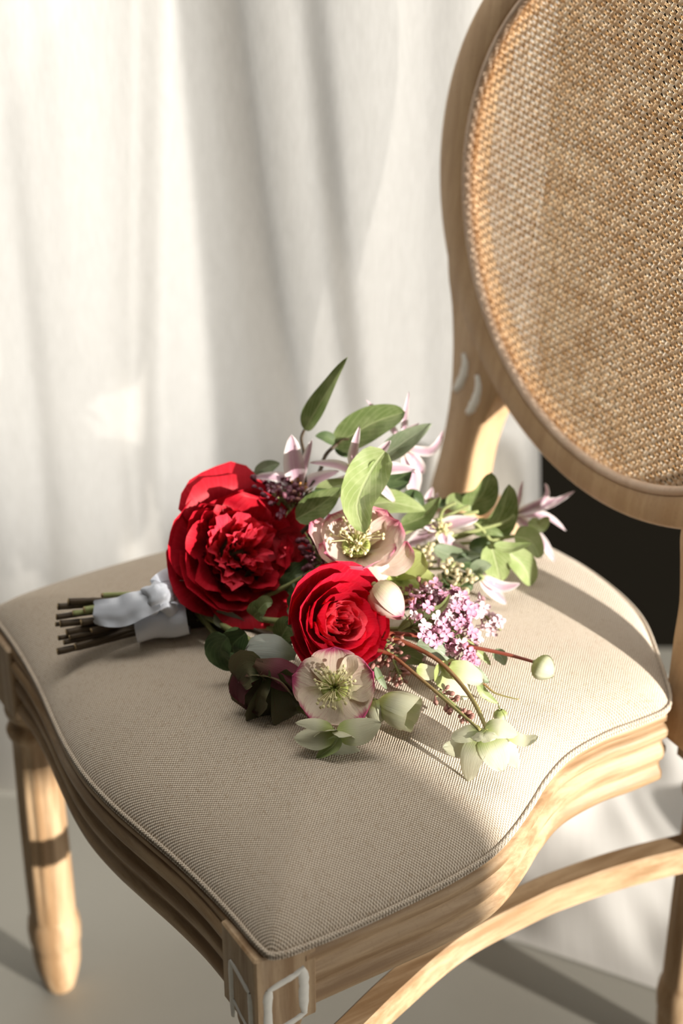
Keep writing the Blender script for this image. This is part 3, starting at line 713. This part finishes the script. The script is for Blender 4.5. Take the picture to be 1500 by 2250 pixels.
# green underside of a hellebore lying on the linen
hu = hellebore(P(735, 1612, 1640), (0.05, -0.6, -0.5), 0.02, 0.2, 0.4, M_HELW, 'greenish white hellebore seen from behind below the open one', seed=11, stam=False, only=())
for pts, w, nr in ((((735, 1608), (690, 1618), (645, 1622)), 0.022, (0, -0.5, 0.85)), (((735, 1608), (745, 1640), (800, 1660)), 0.018, (0.1, -0.7, 0.7)), (((740, 1608), (790, 1605), (838, 1588)), 0.022, (0.1, -0.6, 0.8)), (((730, 1600), (690, 1590), (648, 1588)), 0.010, (0, -0.6, 0.8))):
    sheet('petal', [P(x, y, 1655) for x, y in pts], w, M_HELW, hu, nr, 'lance', -0.25, 0, 0, 0.1, 7, 10, pts[1][0])
sheet('bract', [P(745, 1618, 1660), P(730, 1640, 1664), P(694, 1666, 1668)], 0.012, M_LEAFL, hu, (0, -0.6, 0.8), 'lance', 0.3, 0.2)
# cream half-open cups at the lower right of it
def cup_bud(base, tip, width, mat, label, n_pet=5, seed=0, open_=0.0, name='hellebore_bud'):
    base, tip = V(base), V(tip); ax = tip - base; L = ax.length; a, b, n = frame(ax, seed); rnd = random.Random(seed); root = None
    core = LB(); core.ball(base, width * 0.10, 8, 5); root = core.build(name, M_STEMG); root['label'] = label
    for k in range(n_pet):
        an = 2 * pi * k / n_pet; hwid = 2 * pi / n_pet * 0.85; q = []; uvs = []; off = 1 + 0.06 * (k % 2) + rnd.uniform(-0.02, 0.02); ln = rnd.uniform(0.93, 1.04)
        for j in range(10):
            t = j / 9
            for i in range(9):
                u = -1 + 2 * i / 8; tt = t * (1 - 0.14 * abs(u) ** 2)
                r = width * 0.5 * off * (sin(pi * (1 - 0.45 * open_) * min(1, 0.04 + 0.96 * tt) ** 0.78) ** 0.62) * (1 + 0.06 * u)
                q.append(base + n * L * ln * tt + (a * cos(an + u * hwid) + b * sin(an + u * hwid)) * r); uvs.append(((u + 1) / 2, tt))
        mb = LB(); mb.grid(q, 9, 10, False, uvs); mb.build('petal', mat, root)
    return root
cup_bud(P(836, 1542, 1600), P(912, 1572, 1625), 0.029, M_HELW, 'cream half-open hellebore cup at the front edge, right of the open one', 5, 1, 0.85, 'hellebore_bud')
cup_bud(P(822, 1538, 1600), P(832, 1590, 1618), 0.018, M_HELW, 'small cream hellebore cup tucked beside the half-open one', 4, 2)
cup_bud(P(822, 1285, 1465), P(884, 1358, 1490), 0.0265, M_HELP, 'plump white bud flushed pink beside the scarlet rose', 4, 3)
cup_bud(P(1174, 1455, 1520), P(1218, 1484, 1535), 0.0205, M_HELW, 'round cream bud at the end of a red stem on the right', 5, 4)
cup_bud(P(1097, 1560, 1600), P(1103, 1592, 1605), 0.0105, M_HELW, 'tiny pale green bud above the nodding flower', 4, 5)
# nodding white flower
hn = hellebore(P(1066, 1607, 1672), (0.15, -0.2, -0.95), 0.012, 0.3, 0, M_HELW, 'white hellebore nodding onto the linen at the lower right', seed=15, stam=False, only=())
for pts, w, nr, c_ in ((((1066, 1604), (1100, 1600), (1137, 1616)), 0.016, (0, -0.6, 0.8), -0.3), (((1110, 1610), (1150, 1628), (1182, 1618)), 0.010, (0, -0.6, 0.8), 0.2), (((1060, 1606), (1015, 1640), (972, 1642)), 0.017, (-0.1, -0.7, 0.7), -0.3),
                       (((1058, 1606), (1020, 1612), (990, 1622)), 0.015, (0, -0.4, 0.9), -0.2), (((1062, 1612), (1035, 1665), (1028, 1718)), 0.019, (-0.3, -0.8, 0.4), -0.25), (((1070, 1612), (1090, 1655), (1105, 1695)), 0.024, (0.2, -0.85, 0.4), -0.25), (((1074, 1612), (1115, 1650), (1135, 1690)), 0.018, (0.5, -0.7, 0.4), -0.2)):
    sheet('petal', [P(x, y, 1672 + (18 if y > 1650 else 0)) for x, y in pts], w, M_HELN if pts[2][1] > 1660 else M_HELW, hn, nr, 'ovate', c_ * (0.2 if pts[2][1] > 1660 else 1), 0, 0, 0.08, 9, 10, pts[1][0])
# lime sepals right of the blush hellebore
hl = hellebore(P(880, 1270, 1400), (0.3, -0.5, 0.6), 0.018, 0.3, 0.2, M_HELG, 'lime green hellebore tucked under the blush one', seed=21, stam=False, only=())
for pts, w, nr in ((((850, 1275), (905, 1285), (953, 1262)), 0.026, (0.1, -0.75, 0.6)), (((860, 1270), (900, 1240), (930, 1215)), 0.026, (0.2, -0.7, 0.6)), (((850, 1285), (880, 1305), (905, 1300)), 0.016, (0, -0.8, 0.5))):
    sheet('petal', [P(x, y, 1400) for x, y in pts], w, M_HELG, hl, nr, 'round', 0.2, 0, 0, 0.08, 9, 10, pts[1][0])
# pale lime sepal lying right of the lilac
hr = hellebore(P(985, 1480, 1530), (0.3, -0.5, 0.6), 0.012, 0.3, 0.2, M_HELG, 'pale yellow-green hellebore lying on the linen under the stems', seed=23, stam=False, only=())
for pts, w in ((((955, 1470), (1000, 1500), (1035, 1530)), 0.026), (((985, 1470), (1030, 1480), (1062, 1500)), 0.020), (((915, 1470), (940, 1478), (970, 1476)), 0.014)):
    sheet('petal', [P(x, y, 1545) for x, y in pts], w, M_HELW, hr, (0.05, -0.45, 0.9), 'ovate', 0.03, 0, 0, 0.10, 9, 10, pts[1][0])

# ---- clematis
def clematis(center, petals, yf, label, heart=True, seed=0):
    c = P(center[0], center[1], yf); mb = LB(); mb.ball(c, 0.0035, 8, 5); root = mb.build('clematis', M_STEMG); root['label'] = label
    for k, (mid, tip, w, nr, fo) in enumerate(petals):
        sheet('petal', [c, P(mid[0], mid[1], yf + (mid[2] if len(mid) > 2 else 0)), P(tip[0], tip[1], yf + (tip[2] if len(tip) > 2 else 0))], w * 0.88 / 2550, M_CLEM, root, nr, 'lance', 0.10, fo * 1.3, 0.35 * (k % 3 - 1), 0.20, 7, 14, seed + k)
    if heart:
        sb = LB(); r = random.Random(seed)
        for k in range(26):
            d = V((r.uniform(-1, 1), r.uniform(-1, 0.2), r.uniform(-0.2, 1))).normalized(); sb.tube([c, c + d * 0.006, c + d * r.uniform(0.009, 0.014)], [0.0006, 0.0006, 0.0011], 4)
        so = sb.build('stamens', M_AMBER if seed < 30 else M_STAM, root); so['kind'] = 'stuff'
    return root
K = TOCAM
clematis((655, 1075), [((645, 1010), (640, 955), 52, (-0.2, -0.8, 0.4), 0.2), ((672, 1020), (686, 965), 26, (-0.4, -0.7, 0.5), 0.4), ((700, 1055), (745, 1035), 38, (0, -0.6, 0.8), 0.3), ((630, 1085), (606, 1078), 34, (0, -0.7, 0.6), 0.1), ((610, 1050), (555, 1050), 30, (0, -0.5, 0.8), 0.2)], 1290,
         'mauve-pink clematis standing over the plum lilac, back left', True, 10)
clematis((785, 1045), [((776, 1000), (790, 935), 27, (-0.3, -0.8, 0.4), 0.3), ((740, 1024), (680, 1017), 26, (0, -0.5, 0.85), 0.3), ((835, 995), (858, 968), 27, (0.1, -0.8, 0.5), 0.3), ((850, 1030), (915, 1032), 36, (0.1, -0.5, 0.85), 0.25), ((835, 1070), (868, 1105), 25, (0.1, -0.7, 0.6), 0.3), ((735, 1068), (700, 1080), 32, (0, -0.6, 0.7), 0.3)], 1308,
         'pale pink clematis behind the curling leaf', True, 40)
clematis((890, 985), [((888, 925), (898, 860), 18, (0, -0.9, 0.3), 0.3), ((850, 925), (803, 878), 18, (0, -0.8, 0.4), 0.3), ((895, 950), (922, 930), 18, (0, -0.6, 0.7), 0.2), ((945, 990), (974, 945), 26, (0.2, -0.7, 0.6), 0.3), ((920, 1025), (925, 1040), 32, (0, -0.8, 0.5), 0.3), ((905, 1050), (905, 1105), 48, (0.2, -0.8, 0.4), 0.2)], 1232,
         'white and rose clematis at the back of the bouquet beside the post', False, 31)
clematis((945, 1100), [((942, 1090), (950, 1070), 24, K, 0.3), ((925, 1095), (915, 1080), 18, K, 0.3), ((955, 1105), (962, 1082), 16, K, 0.3)], 1225, 'small pink clematis bud by the foot of the post', False, 33)
clematis((965, 1165), [((930, 1180), (890, 1205), 42, (0, -0.7, 0.6), 0.3), ((985, 1195), (1030, 1212), 36, (0.1, -0.6, 0.7), 0.2), ((940, 1150), (925, 1140), 30, (0, -0.7, 0.6), 0.2), ((1000, 1150), (1050, 1140), 40, (0, -0.5, 0.8), 0.2), ((975, 1180), (960, 1250), 20, (0, -0.9, 0.3), 0.3)], 1290, 'white clematis half hidden among green stems', True, 35)
clematis((1130, 1130), [((1190, 1110), (1225, 1095), 30, (0, -0.6, 0.8), 0.3), ((1205, 1110), (1262, 1079), 22, (0.2, -0.6, 0.7), 0.35), ((1140, 1090), (1148, 1055), 14, (0.3, -0.9, 0.2), 0.3), ((1160, 1160), (1195, 1200), 36, (0.2, -0.7, 0.6), 0.25), ((1190, 1190), (1218, 1235), 26, (0.4, -0.8, 0.3), 0.3), ((1195, 1135), (1243, 1166), 24, (0.2, -0.6, 0.7), 0.3), ((1195, 1095), (1197, 1062), 24, (0.4, -0.8, 0.4), 0.2)], 1212,
         'white clematis with long pointed petals at the far right of the bouquet', False, 37)
clematis((1055, 1268), [((1100, 1290), (1142, 1283), 30, (0, -0.6, 0.8), 0.25), ((1080, 1295), (1112, 1328), 34, (0.1, -0.8, 0.5), 0.3)], 1335, 'drooping white clematis on the linen by the pink lilac', False, 39)

# ---- leaves
def leafp(pts, yf, w, mat=M_LEAF, nr=None, shape='leaf', cup=0.12, fold=0.18, twist=0.0, ruf=0.06, label=None, seed=0):
    return sheet('leaf', [P(p[0], p[1], yf + (p[2] if len(p) > 2 else 0)) for p in pts], w / 2500, mat, bouquet, nr, shape, cup, fold, twist, ruf, 9, 14, seed + pts[0][0], label)
leafp([(668, 945), (703, 885), (763, 785)], 1245, 50, M_LEAF, (-0.5, -0.75, 0.35), label='tall upright leaf at the top of the bouquet', twist=0.3)
leafp([(738, 978), (820, 930), (890, 905)], 1245, 76, M_LEAF, (-0.1, -0.7, 0.7), 'ovate', 0.1, 0.2, label='broad green leaf at the back')
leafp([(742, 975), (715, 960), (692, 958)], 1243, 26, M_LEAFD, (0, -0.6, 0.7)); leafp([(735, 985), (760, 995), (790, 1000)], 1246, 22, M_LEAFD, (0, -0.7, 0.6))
leafp([(832, 1010), (890, 970), (948, 930)], 1250, 50, M_LEAFG, (0, -0.7, 0.7), label='pointed leaf beside the white clematis')
leafp([(846, 992), (812, 1040, 15), (784, 1110, 60), (802, 1172, 92)], 1330, 86, M_LEAFL, (-0.1, -0.72, 0.66), 'ovate', 0.30, 0.12, 0.25, 0.10, 'pale curling leaf hanging over the blush hellebore')
leafp([(800, 1095), (815, 1050), (822, 1010)], 1335, 46, M_LEAFL, (0.5, -0.75, 0.4), 'ovate')
leafp([(650, 1140), (705, 1108), (750, 1072)], 1338, 60, M_LEAF, (0.1, -0.7, 0.7), label='green leaf behind the crimson rose')
leafp([(690, 1090), (730, 1070), (775, 1058)], 1318, 36, M_LEAFL, (0, -0.6, 0.8)); leafp([(665, 1110), (700, 1090), (745, 1078)], 1320, 30, M_LEAFD)
leafp([(810, 1110), (865, 1105), (935, 1122)], 1310, 56, M_LEAFL, (0, -0.55, 0.85), label='pale leaf behind the blush hellebore')
leafp([(880, 1155), (930, 1135), (968, 1092)], 1300, 44, M_LEAF, (-0.2, -0.7, 0.6)); leafp([(885, 1100), (910, 1095), (930, 1118)], 1280, 38, M_LEAFD, (0, -0.7, 0.6))
leafp([(850, 1060), (880, 1050), (905, 1030)], 1265, 50, M_LEAFD, (0, -0.7, 0.6)); leafp([(800, 1080), (850, 1075), (900, 1060)], 1290, 40, M_LEAFD, (0, -0.6, 0.7))
leafp([(980, 1110), (1008, 1105), (1040, 1125)], 1240, 40, M_LEAFL, (0, -0.6, 0.8)); leafp([(950, 1110), (1000, 1100), (1035, 1080)], 1235, 22, M_LEAFD)
leafp([(1028, 1118), (1060, 1085), (1078, 1038)], 1238, 66, M_LEAF, (0.3, -0.8, 0.5), 'ovate', 0.15, 0.25, label='two-toned leaf right of the post')
leafp([(1050, 1172), (1095, 1140), (1118, 1064)], 1245, 72, M_LEAF, (0.35, -0.75, 0.5), 'ovate', 0.25, 0.3, label='folded green leaf before the seat edge')
leafp([(1078, 1194), (1090, 1238), (1100, 1280)], 1310, 64, M_LEAFL, (0.05, -0.85, 0.5), 'ovate', 0.12, 0.1, label='oval pale leaf hanging over the linen')
leafp([(1084, 1198), (1120, 1205), (1170, 1194)], 1315, 28, M_LEAFL, (-0.1, -0.5, 0.85), 'leaf', 0.1, 0.2, 0.2)
leafp([(1120, 1215), (1150, 1245), (1168, 1285)], 1300, 56, M_LEAFL, (0.3, -0.8, 0.5), 'ovate', 0.15, 0.25)
leafp([(1130, 1178), (1165, 1188), (1188, 1225)], 1272, 52, M_LEAFL, (0.3, -0.75, 0.6), 'ovate', 0.1, 0.15)
leafp([(1160, 1150), (1185, 1155), (1205, 1135)], 1240, 34, M_LEAFL, (0.2, -0.7, 0.6), 'ovate')
leafp([(1030, 1205), (1060, 1200), (1080, 1215)], 1295, 36, M_LEAFD, (0, -0.7, 0.7)); leafp([(1040, 1172), (1075, 1165), (1108, 1178)], 1268, 24, M_LEAF)
leafp([(950, 1205), (1000, 1222), (1060, 1220)], 1305, 40, M_LEAFG, (0, -0.6, 0.8)); leafp([(1000, 1230), (1040, 1240), (1075, 1230)], 1310, 44, M_LEAFD, (0, -0.6, 0.8))
leafp([(1040, 1260), (1055, 1245), (1080, 1242)], 1330, 34, M_LEAFG, (0, -0.7, 0.6)); leafp([(970, 1262), (1010, 1275), (1060, 1270)], 1345, 40, M_LEAFD, (0, -0.6, 0.7))
leafp([(874, 1385), (920, 1352), (968, 1338), (988, 1305)], 1470, 22, M_LEAFL, (0, -0.6, 0.8), 'lance', 0.1, 0.25, label='slim arched leaf over the pink lilac')
leafp([(915, 1415), (960, 1430), (1010, 1478)], 1500, 46, M_LEAFG, (0.1, -0.6, 0.8), 'leaf', label='grey-green leaf under the red stems')
leafp([(1005, 1478), (1040, 1480), (1075, 1500)], 1520, 34, M_LEAFG, (0.1, -0.6, 0.8))
leafp([(1040, 1425), (1060, 1440), (1078, 1462)], 1490, 15, M_LEAFL, None, 'lance'); leafp([(1082, 1432), (1100, 1442), (1108, 1462)], 1495, 26, M_LEAFG, None, 'leaf')
leafp([(1050, 1500), (1065, 1525), (1094, 1546)], 1545, 18, M_LEAFL, None, 'lance'); leafp([(862, 1440), (870, 1450), (866, 1462)], 1505, 15, M_LEAFL)
leafp([(825, 1465), (835, 1490), (850, 1515)], 1560, 14, M_LEAFG, None, 'lance'); leafp([(818, 1490), (830, 1488), (844, 1486)], 1560, 8, M_LEAFL, None, 'lance')
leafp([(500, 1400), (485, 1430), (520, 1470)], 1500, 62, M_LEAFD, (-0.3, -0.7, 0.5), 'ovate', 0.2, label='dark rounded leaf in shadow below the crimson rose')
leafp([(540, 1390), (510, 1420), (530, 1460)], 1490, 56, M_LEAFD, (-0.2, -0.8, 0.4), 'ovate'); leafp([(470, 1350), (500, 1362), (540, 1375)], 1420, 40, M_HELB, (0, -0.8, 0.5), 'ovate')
leafp([(560, 1040), (590, 1025), (615, 1018)], 1270, 30, M_LEAFG); leafp([(520, 1085), (545, 1055), (580, 1035)], 1275, 30, M_LEAFG)
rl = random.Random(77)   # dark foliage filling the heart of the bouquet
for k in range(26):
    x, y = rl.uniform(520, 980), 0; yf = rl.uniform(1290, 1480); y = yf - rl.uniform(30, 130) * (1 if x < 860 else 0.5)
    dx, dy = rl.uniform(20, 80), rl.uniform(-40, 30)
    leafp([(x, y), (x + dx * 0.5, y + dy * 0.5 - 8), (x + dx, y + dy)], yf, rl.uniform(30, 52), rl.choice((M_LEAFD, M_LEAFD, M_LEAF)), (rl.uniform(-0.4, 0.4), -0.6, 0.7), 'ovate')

# ---- lilac
def floret_mesh(mat, mat2, size, closed):
    m = MB()
    m.tube([V((0, 0, -0.006)) * size, V((0, 0, -0.002)) * size, V((0, 0, 0.0)) * size], [0.0006 * size, 0.0008 * size, 0.0011 * size], 5, False)
    if closed:
        m.ball((0, 0, 0.0014 * size), 0.0019 * size, 6, 5, (1, 1, 1.3))
    else:
        for k in range(4):
            a = pi / 2 * k; d = V((cos(a), sin(a), 0)); s = V((-sin(a), cos(a), 0)); z = V((0, 0, 1)); q = []
            for t, w, h in ((0.0, 0.0008, 0.0), (0.4, 0.0021, 0.0006), (0.75, 0.0024, 0.0002), (1.0, 0.0008, 0.0012)):
                for u in (-1, 0, 1): q.append((d * (0.0006 + 0.0054 * t) + s * (u * w) + z * (h + 0.0009 * abs(u))) * size)
            m.grid(q, 3, 4)
    me = bpy.data.meshes.new('floret'); me.from_pydata(m.v, [], m.f); me.polygons.foreach_set('use_smooth', [True] * len(me.polygons))
    me.materials.append(mat); return me
F_PINK = floret_mesh(M_LILAC, None, 1.0, False); F_PALE = floret_mesh(M_LILACW, None, 1.0, False)
F_PLUM = floret_mesh(M_LILACD, None, 0.95, False); F_PLUMB = floret_mesh(M_LILACD, None, 1.25, True)
F_RUST = floret_mesh(M_LILACB, None, 1.0, True); F_CREAM = floret_mesh(M_LILACG, None, 1.15, True); F_PINKB = floret_mesh(M_LILAC, None, 1.1, True)
def lilac(p0, p1, yf0, yf1, rad, count, meshes, label, seed, stem_mat=M_STEMG, joined=False):
    r = random.Random(seed); A, Bp = P(*p0, yf0), P(*p1, yf1); ax = Bp - A
    mb = LB(); mb.tube([A, (A + Bp) / 2 + V((0, 0, 0.002)), Bp], [0.0016, 0.0012, 0.0006], 6)
    a, b, n = frame(ax); items = []
    for k in range(count):
        t = r.random() ** 0.85; R = rad / 2550 * (1.05 - 0.65 * t) * (0.55 + 0.45 * r.random()); an = r.uniform(0, 2 * pi)
        d = (a * cos(an) + b * sin(an)); pos = A + ax * t + d * R; out = (d + n * r.uniform(0.1, 0.9) + V((r.uniform(-.3, .3), r.uniform(-.5, .1), r.uniform(-.1, .4)))).normalized()
        base = A + ax * max(0, t - 0.12)
        mb.tube([base, (base + pos) / 2 - d * R * 0.1, pos - out * 0.005], 0.0005, 4, False)
        items.append((pos, out))
    root = mb.build('lilac_cluster', stem_mat); root['label'] = label
    if joined:   # buds only a few pixels across
        jb = LB(); jm = None
        for pos, out in items:
            me = meshes[0]; jm = me.materials[0]; M4 = Matrix.Translation(pos) @ out.to_track_quat('Z', 'Y').to_matrix().to_4x4() @ Matrix.Scale(r.uniform(0.85, 1.15), 4)
            jb.add([M4 @ v.co for v in me.vertices], [tuple(p.vertices) for p in me.polygons])
        jo = jb.build('buds', jm, root); jo['kind'] = 'stuff'; return root
    for pos, out in items:
        o = bpy.data.objects.new('floret', r.choice(meshes)); COL.objects.link(o); o.parent = root
        q = out.to_track_quat('Z', 'Y'); sc = r.uniform(0.85, 1.15)
        o.matrix_local = Matrix.Translation(pos - BQ) @ q.to_matrix().to_4x4() @ Matrix.Rotation(r.uniform(0, 6), 4, 'Z') @ Matrix.Scale(sc, 4)
    return root
lilac((640, 1120), (555, 1060), 1310, 1285, 50, 46, [F_PLUM, F_PLUMB, F_PLUMB], 'plum lilac cluster behind the crimson rose', 1)
lilac((610, 1110), (640, 1060), 1312, 1290, 52, 34, [F_PLUM, F_PLUMB, F_RUST], 'plum and rust lilac under the mauve clematis', 2)
lilac((720, 1260), (670, 1170), 1400, 1350, 50, 40, [F_PLUMB, F_PLUMB, F_PLUM], 'dark plum lilac between the two red roses', 3, joined=True)
lilac((900, 1380), (1030, 1325), 1470, 1440, 80, 85, [F_PINK, F_PINK, F_PALE, F_PINKB], 'pink lilac cluster in bloom on the right', 4)
lilac((960, 1370), (1045, 1420), 1470, 1485, 56, 48, [F_PINK, F_PALE, F_PINKB], 'pink lilac tip hanging below the main cluster', 5)
lilac((1030, 1330), (1100, 1385), 1430, 1450, 34, 18, [F_PALE], 'palest pink lilac florets at the outer edge', 6)
lilac((840, 1410), (885, 1500), 1495, 1530, 46, 46, [F_RUST, F_RUST, F_CREAM], 'rusty lilac buds right of the scarlet rose', 7, joined=True)
lilac((890, 1330), (960, 1290), 1440, 1420, 50, 36, [F_PINK, F_RUST, F_PALE], 'pink and rust lilac beside the white bud', 8)
lilac((960, 1520), (1030, 1580), 1565, 1600, 22, 22, [F_RUST, F_PINKB, F_CREAM], 'small lilac spray resting on the linen', 9, joined=True)
lilac((1010, 1410), (1030, 1470), 1480, 1510, 40, 34, [F_PINK, F_PALE, F_PINKB], 'lilac florets crossing behind the red stem', 10)
lilac((925, 1235), (942, 1190), 1330, 1320, 20, 16, [F_CREAM], 'cream lilac buds by the green stems', 11, joined=True)
lilac((970, 1280), (1000, 1235), 1350, 1335, 24, 20, [F_CREAM], 'cream lilac bud knot above the pink cluster', 12, joined=True)
lilac((1000, 1290), (1040, 1262), 1355, 1345, 24, 20, [F_CREAM], 'cream lilac buds under the oval leaf', 13, joined=True)

# ---- long stems
def st(pts, r, mat, label=None): return stem('stem', [P(*p) for p in pts], r, mat, bouquet, label)
st([(800, 1398, 1490), (850, 1392, 1490), (930, 1398, 1488), (1020, 1418, 1490), (1110, 1437, 1505), (1174, 1455, 1520)], (0.0022, 0.0013), M_STEMR, 'dark red stem ending in the round bud')
st([(830, 1396, 1492), (890, 1412, 1500), (960, 1450, 1530), (1010, 1500, 1570), (1045, 1550, 1620), (1070, 1606, 1672)], (0.0020, 0.0016), M_STEMO, 'russet stem arching to the nodding flower')
st([(820, 1426, 1510), (860, 1440, 1520), (910, 1480, 1555), (980, 1540, 1610), (1055, 1605, 1672)], (0.0018, 0.0012), M_STEMO)
st([(985, 1458, 1530), (1030, 1480, 1535), (1065, 1505, 1545), (1090, 1524, 1555), (1140, 1537, 1565)], (0.0014, 0.0005), M_STEMO, 'thin russet stem')
st([(1094, 1546, 1560), (1096, 1555, 1590), (1097, 1562, 1600)], 0.0006, M_STEMG)
st([(888, 1325, 1450), (920, 1312, 1440), (948, 1303, 1435)], 0.0022, M_STEMO)
st([(668, 945, 1245), (662, 965, 1248), (668, 1000, 1265), (670, 1060, 1290)], (0.0012, 0.0016), M_STEMB)
st([(740, 976, 1245), (715, 1000, 1258), (700, 1040, 1280), (660, 1110, 1310)], (0.0016, 0.0020), M_STEMB)
st([(740, 976, 1245), (755, 965, 1246), (790, 968, 1246)], 0.0010, M_STEMB)
for pts in ([(870, 1165), (950, 1145), (1010, 1120), (1030, 1112)], [(880, 1175), (970, 1140), (1040, 1148), (1080, 1190)], [(965, 1142), (1010, 1132), (1050, 1124)], [(960, 1190), (1020, 1178), (1060, 1162)], [(940, 1250), (1000, 1245), (1060, 1215)], [(965, 1140), (975, 1118), (1000, 1105)],
            [(880, 1220), (960, 1200), (1060, 1190), (1130, 1178)], [(900, 1240), (1000, 1230), (1080, 1220), (1125, 1212)], [(900, 1215), (990, 1180), (1100, 1150), (1130, 1132)]):
    st([(x, y, 1300 - (x - 870) * 0.16) for x, y in pts], 0.0015, M_STEMG)
for x, y, yf in ((780, 1200, 1400), (870, 1165, 1300), (655, 1075, 1290), (785, 1045, 1308), (880, 1220, 1330), (900, 1380, 1470), (830, 1400, 1490), (840, 1420, 1500), (600, 1500, 1555), (735, 1608, 1640), (838, 1545, 1600)):
    e = P(x, y, yf); stem('stem', [TIE + V((0.0, 0.0, rl.uniform(-0.008, 0.008))), TIE.lerp(e, 0.5) + V((0, 0, -0.012)), e], 0.0021, rl.choice((M_STEMG, M_STEMB)))

# ---- cut stems and ribbon
sr = random.Random(5)
ends = [(127, 1333), (150, 1322), (124, 1356), (132, 1371), (160, 1347), (122, 1372), (146, 1390), (152, 1400), (128, 1402), (140, 1412), (126, 1432), (165, 1420), (185, 1340), (178, 1368), (200, 1385), (225, 1308)]
for k, (x, y) in enumerate(ends):
    yf = 1432 - max(0, (1435 - y)) * 0.28
    ty = 1318 + (y - 1325) * 0.62 + sr.uniform(-4, 4)
    e0 = P(x, y, yf); mid = P(300, ty + 2, 1398 - (1395 - ty) * 0.28); e1 = P(430, 1345 + (ty - 1350) * 0.8, 1380)
    r = sr.uniform(0.0019, 0.0032); o = stem('stem', [e0, e0.lerp(mid, 0.5) + V((0, 0, sr.uniform(-0.001, 0.001))), mid, e1, e1.lerp(TIE, 0.5) + V((0.025, 0.0, 0.002))], (r, r * 0.9), M_STEMG if k in (4, 12, 15) else M_STEMB)
    d = (e0 - mid).normalized(); cb = LB(); cb.tube([e0 - d * 0.0006, e0 + d * 0.0004], r * 0.9, 7); cb.build('cut_end', M_CUT, o)
rib = empty('ribbon', (0, 0, 0), 0, bouquet); rib['label'] = 'white satin ribbon knotted round the stems'
c0, c1 = P(298, 1366, 1398), P(412, 1350, 1392)
ax = (c1 - c0); mb = LB(); q = []; uvs = []
a, b, n = frame(ax); NBd, NBl = 48, 16
for j in range(NBl):
    t = j / (NBl - 1)
    for i in range(NBd):
        an = 2 * pi * i / NBd; rr = 0.0172 * (1 + 0.05 * sin(9 * t + 2 * sin(an)) + 0.06 * noise.noise(V((t * 2.2, cos(an) * 1.6, sin(an) * 1.6)))) * (1 - 0.05 * sin(pi * t))
        q.append(c0 + ax * t + (a * cos(an) * 1.05 + b * sin(an)) * rr); uvs.append((i / NBd, t))
mb.grid(q, NBd, NBl, True, uvs); mb.build('band', M_RIBBON, rib)
# fold pleats running down the band
for (xa, ya), (xm, ym), (xb, yb), w in (((340, 1318), (312, 1345), (306, 1390), 0.012), ((352, 1316), (328, 1345), (330, 1396), 0.013), ((352, 1322), (372, 1340), (376, 1392), 0.014)):
    sheet('pleat', [P(xa, ya, 1412), P(xm, ym, 1416), P(xb, yb, 1411)], w, M_RIBBON, rib, (0, -0.7, 0.7), 'strap', -0.5, 0, 0, 0.05, 7, 10, xa)
mb = LB(); kc = P(347, 1306, 1405); q = []
for j in range(11):
    al_ = pi * j / 10
    for i in range(20):
        be = 2 * pi * i / 20; p = V((sin(al_) * cos(be) * 0.0125, sin(al_) * sin(be) * 0.010, cos(al_) * 0.0105))
        p *= 1 + 0.22 * sin(3 * be + 4 * al_) * sin(al_) + 0.2 * noise.noise(p * 200)
        q.append(kc + p)
mb.grid(q, 20, 11, True); mb.build('knot', M_RIBBON, rib)
def tail(pts, w, nr, ruf, seed, cup=0.0, tw=0.0): sheet('ribbon_tail', pts, w, M_RIBBON, rib, nr, 'strap', cup, 0, tw, ruf, 11, 22, seed)
tail([P(345, 1312, 1412), P(300, 1330, 1418), P(255, 1345, 1418), P(205, 1345, 1412)], 0.026, (-0.15, -0.62, 0.75), 0.13, 3, -0.15, 0.3)
tail([P(345, 1300, 1405), P(375, 1285, 1395), P(405, 1280, 1385), P(432, 1272, 1376)], 0.030, (0.1, -0.7, 0.7), 0.15, 8, -0.25, -0.3)
tail([P(350, 1300, 1400), P(380, 1300, 1400), P(405, 1302, 1396), P(420, 1300, 1392)], 0.020, (0.0, -0.8, 0.6), 0.2, 12, 0.2)
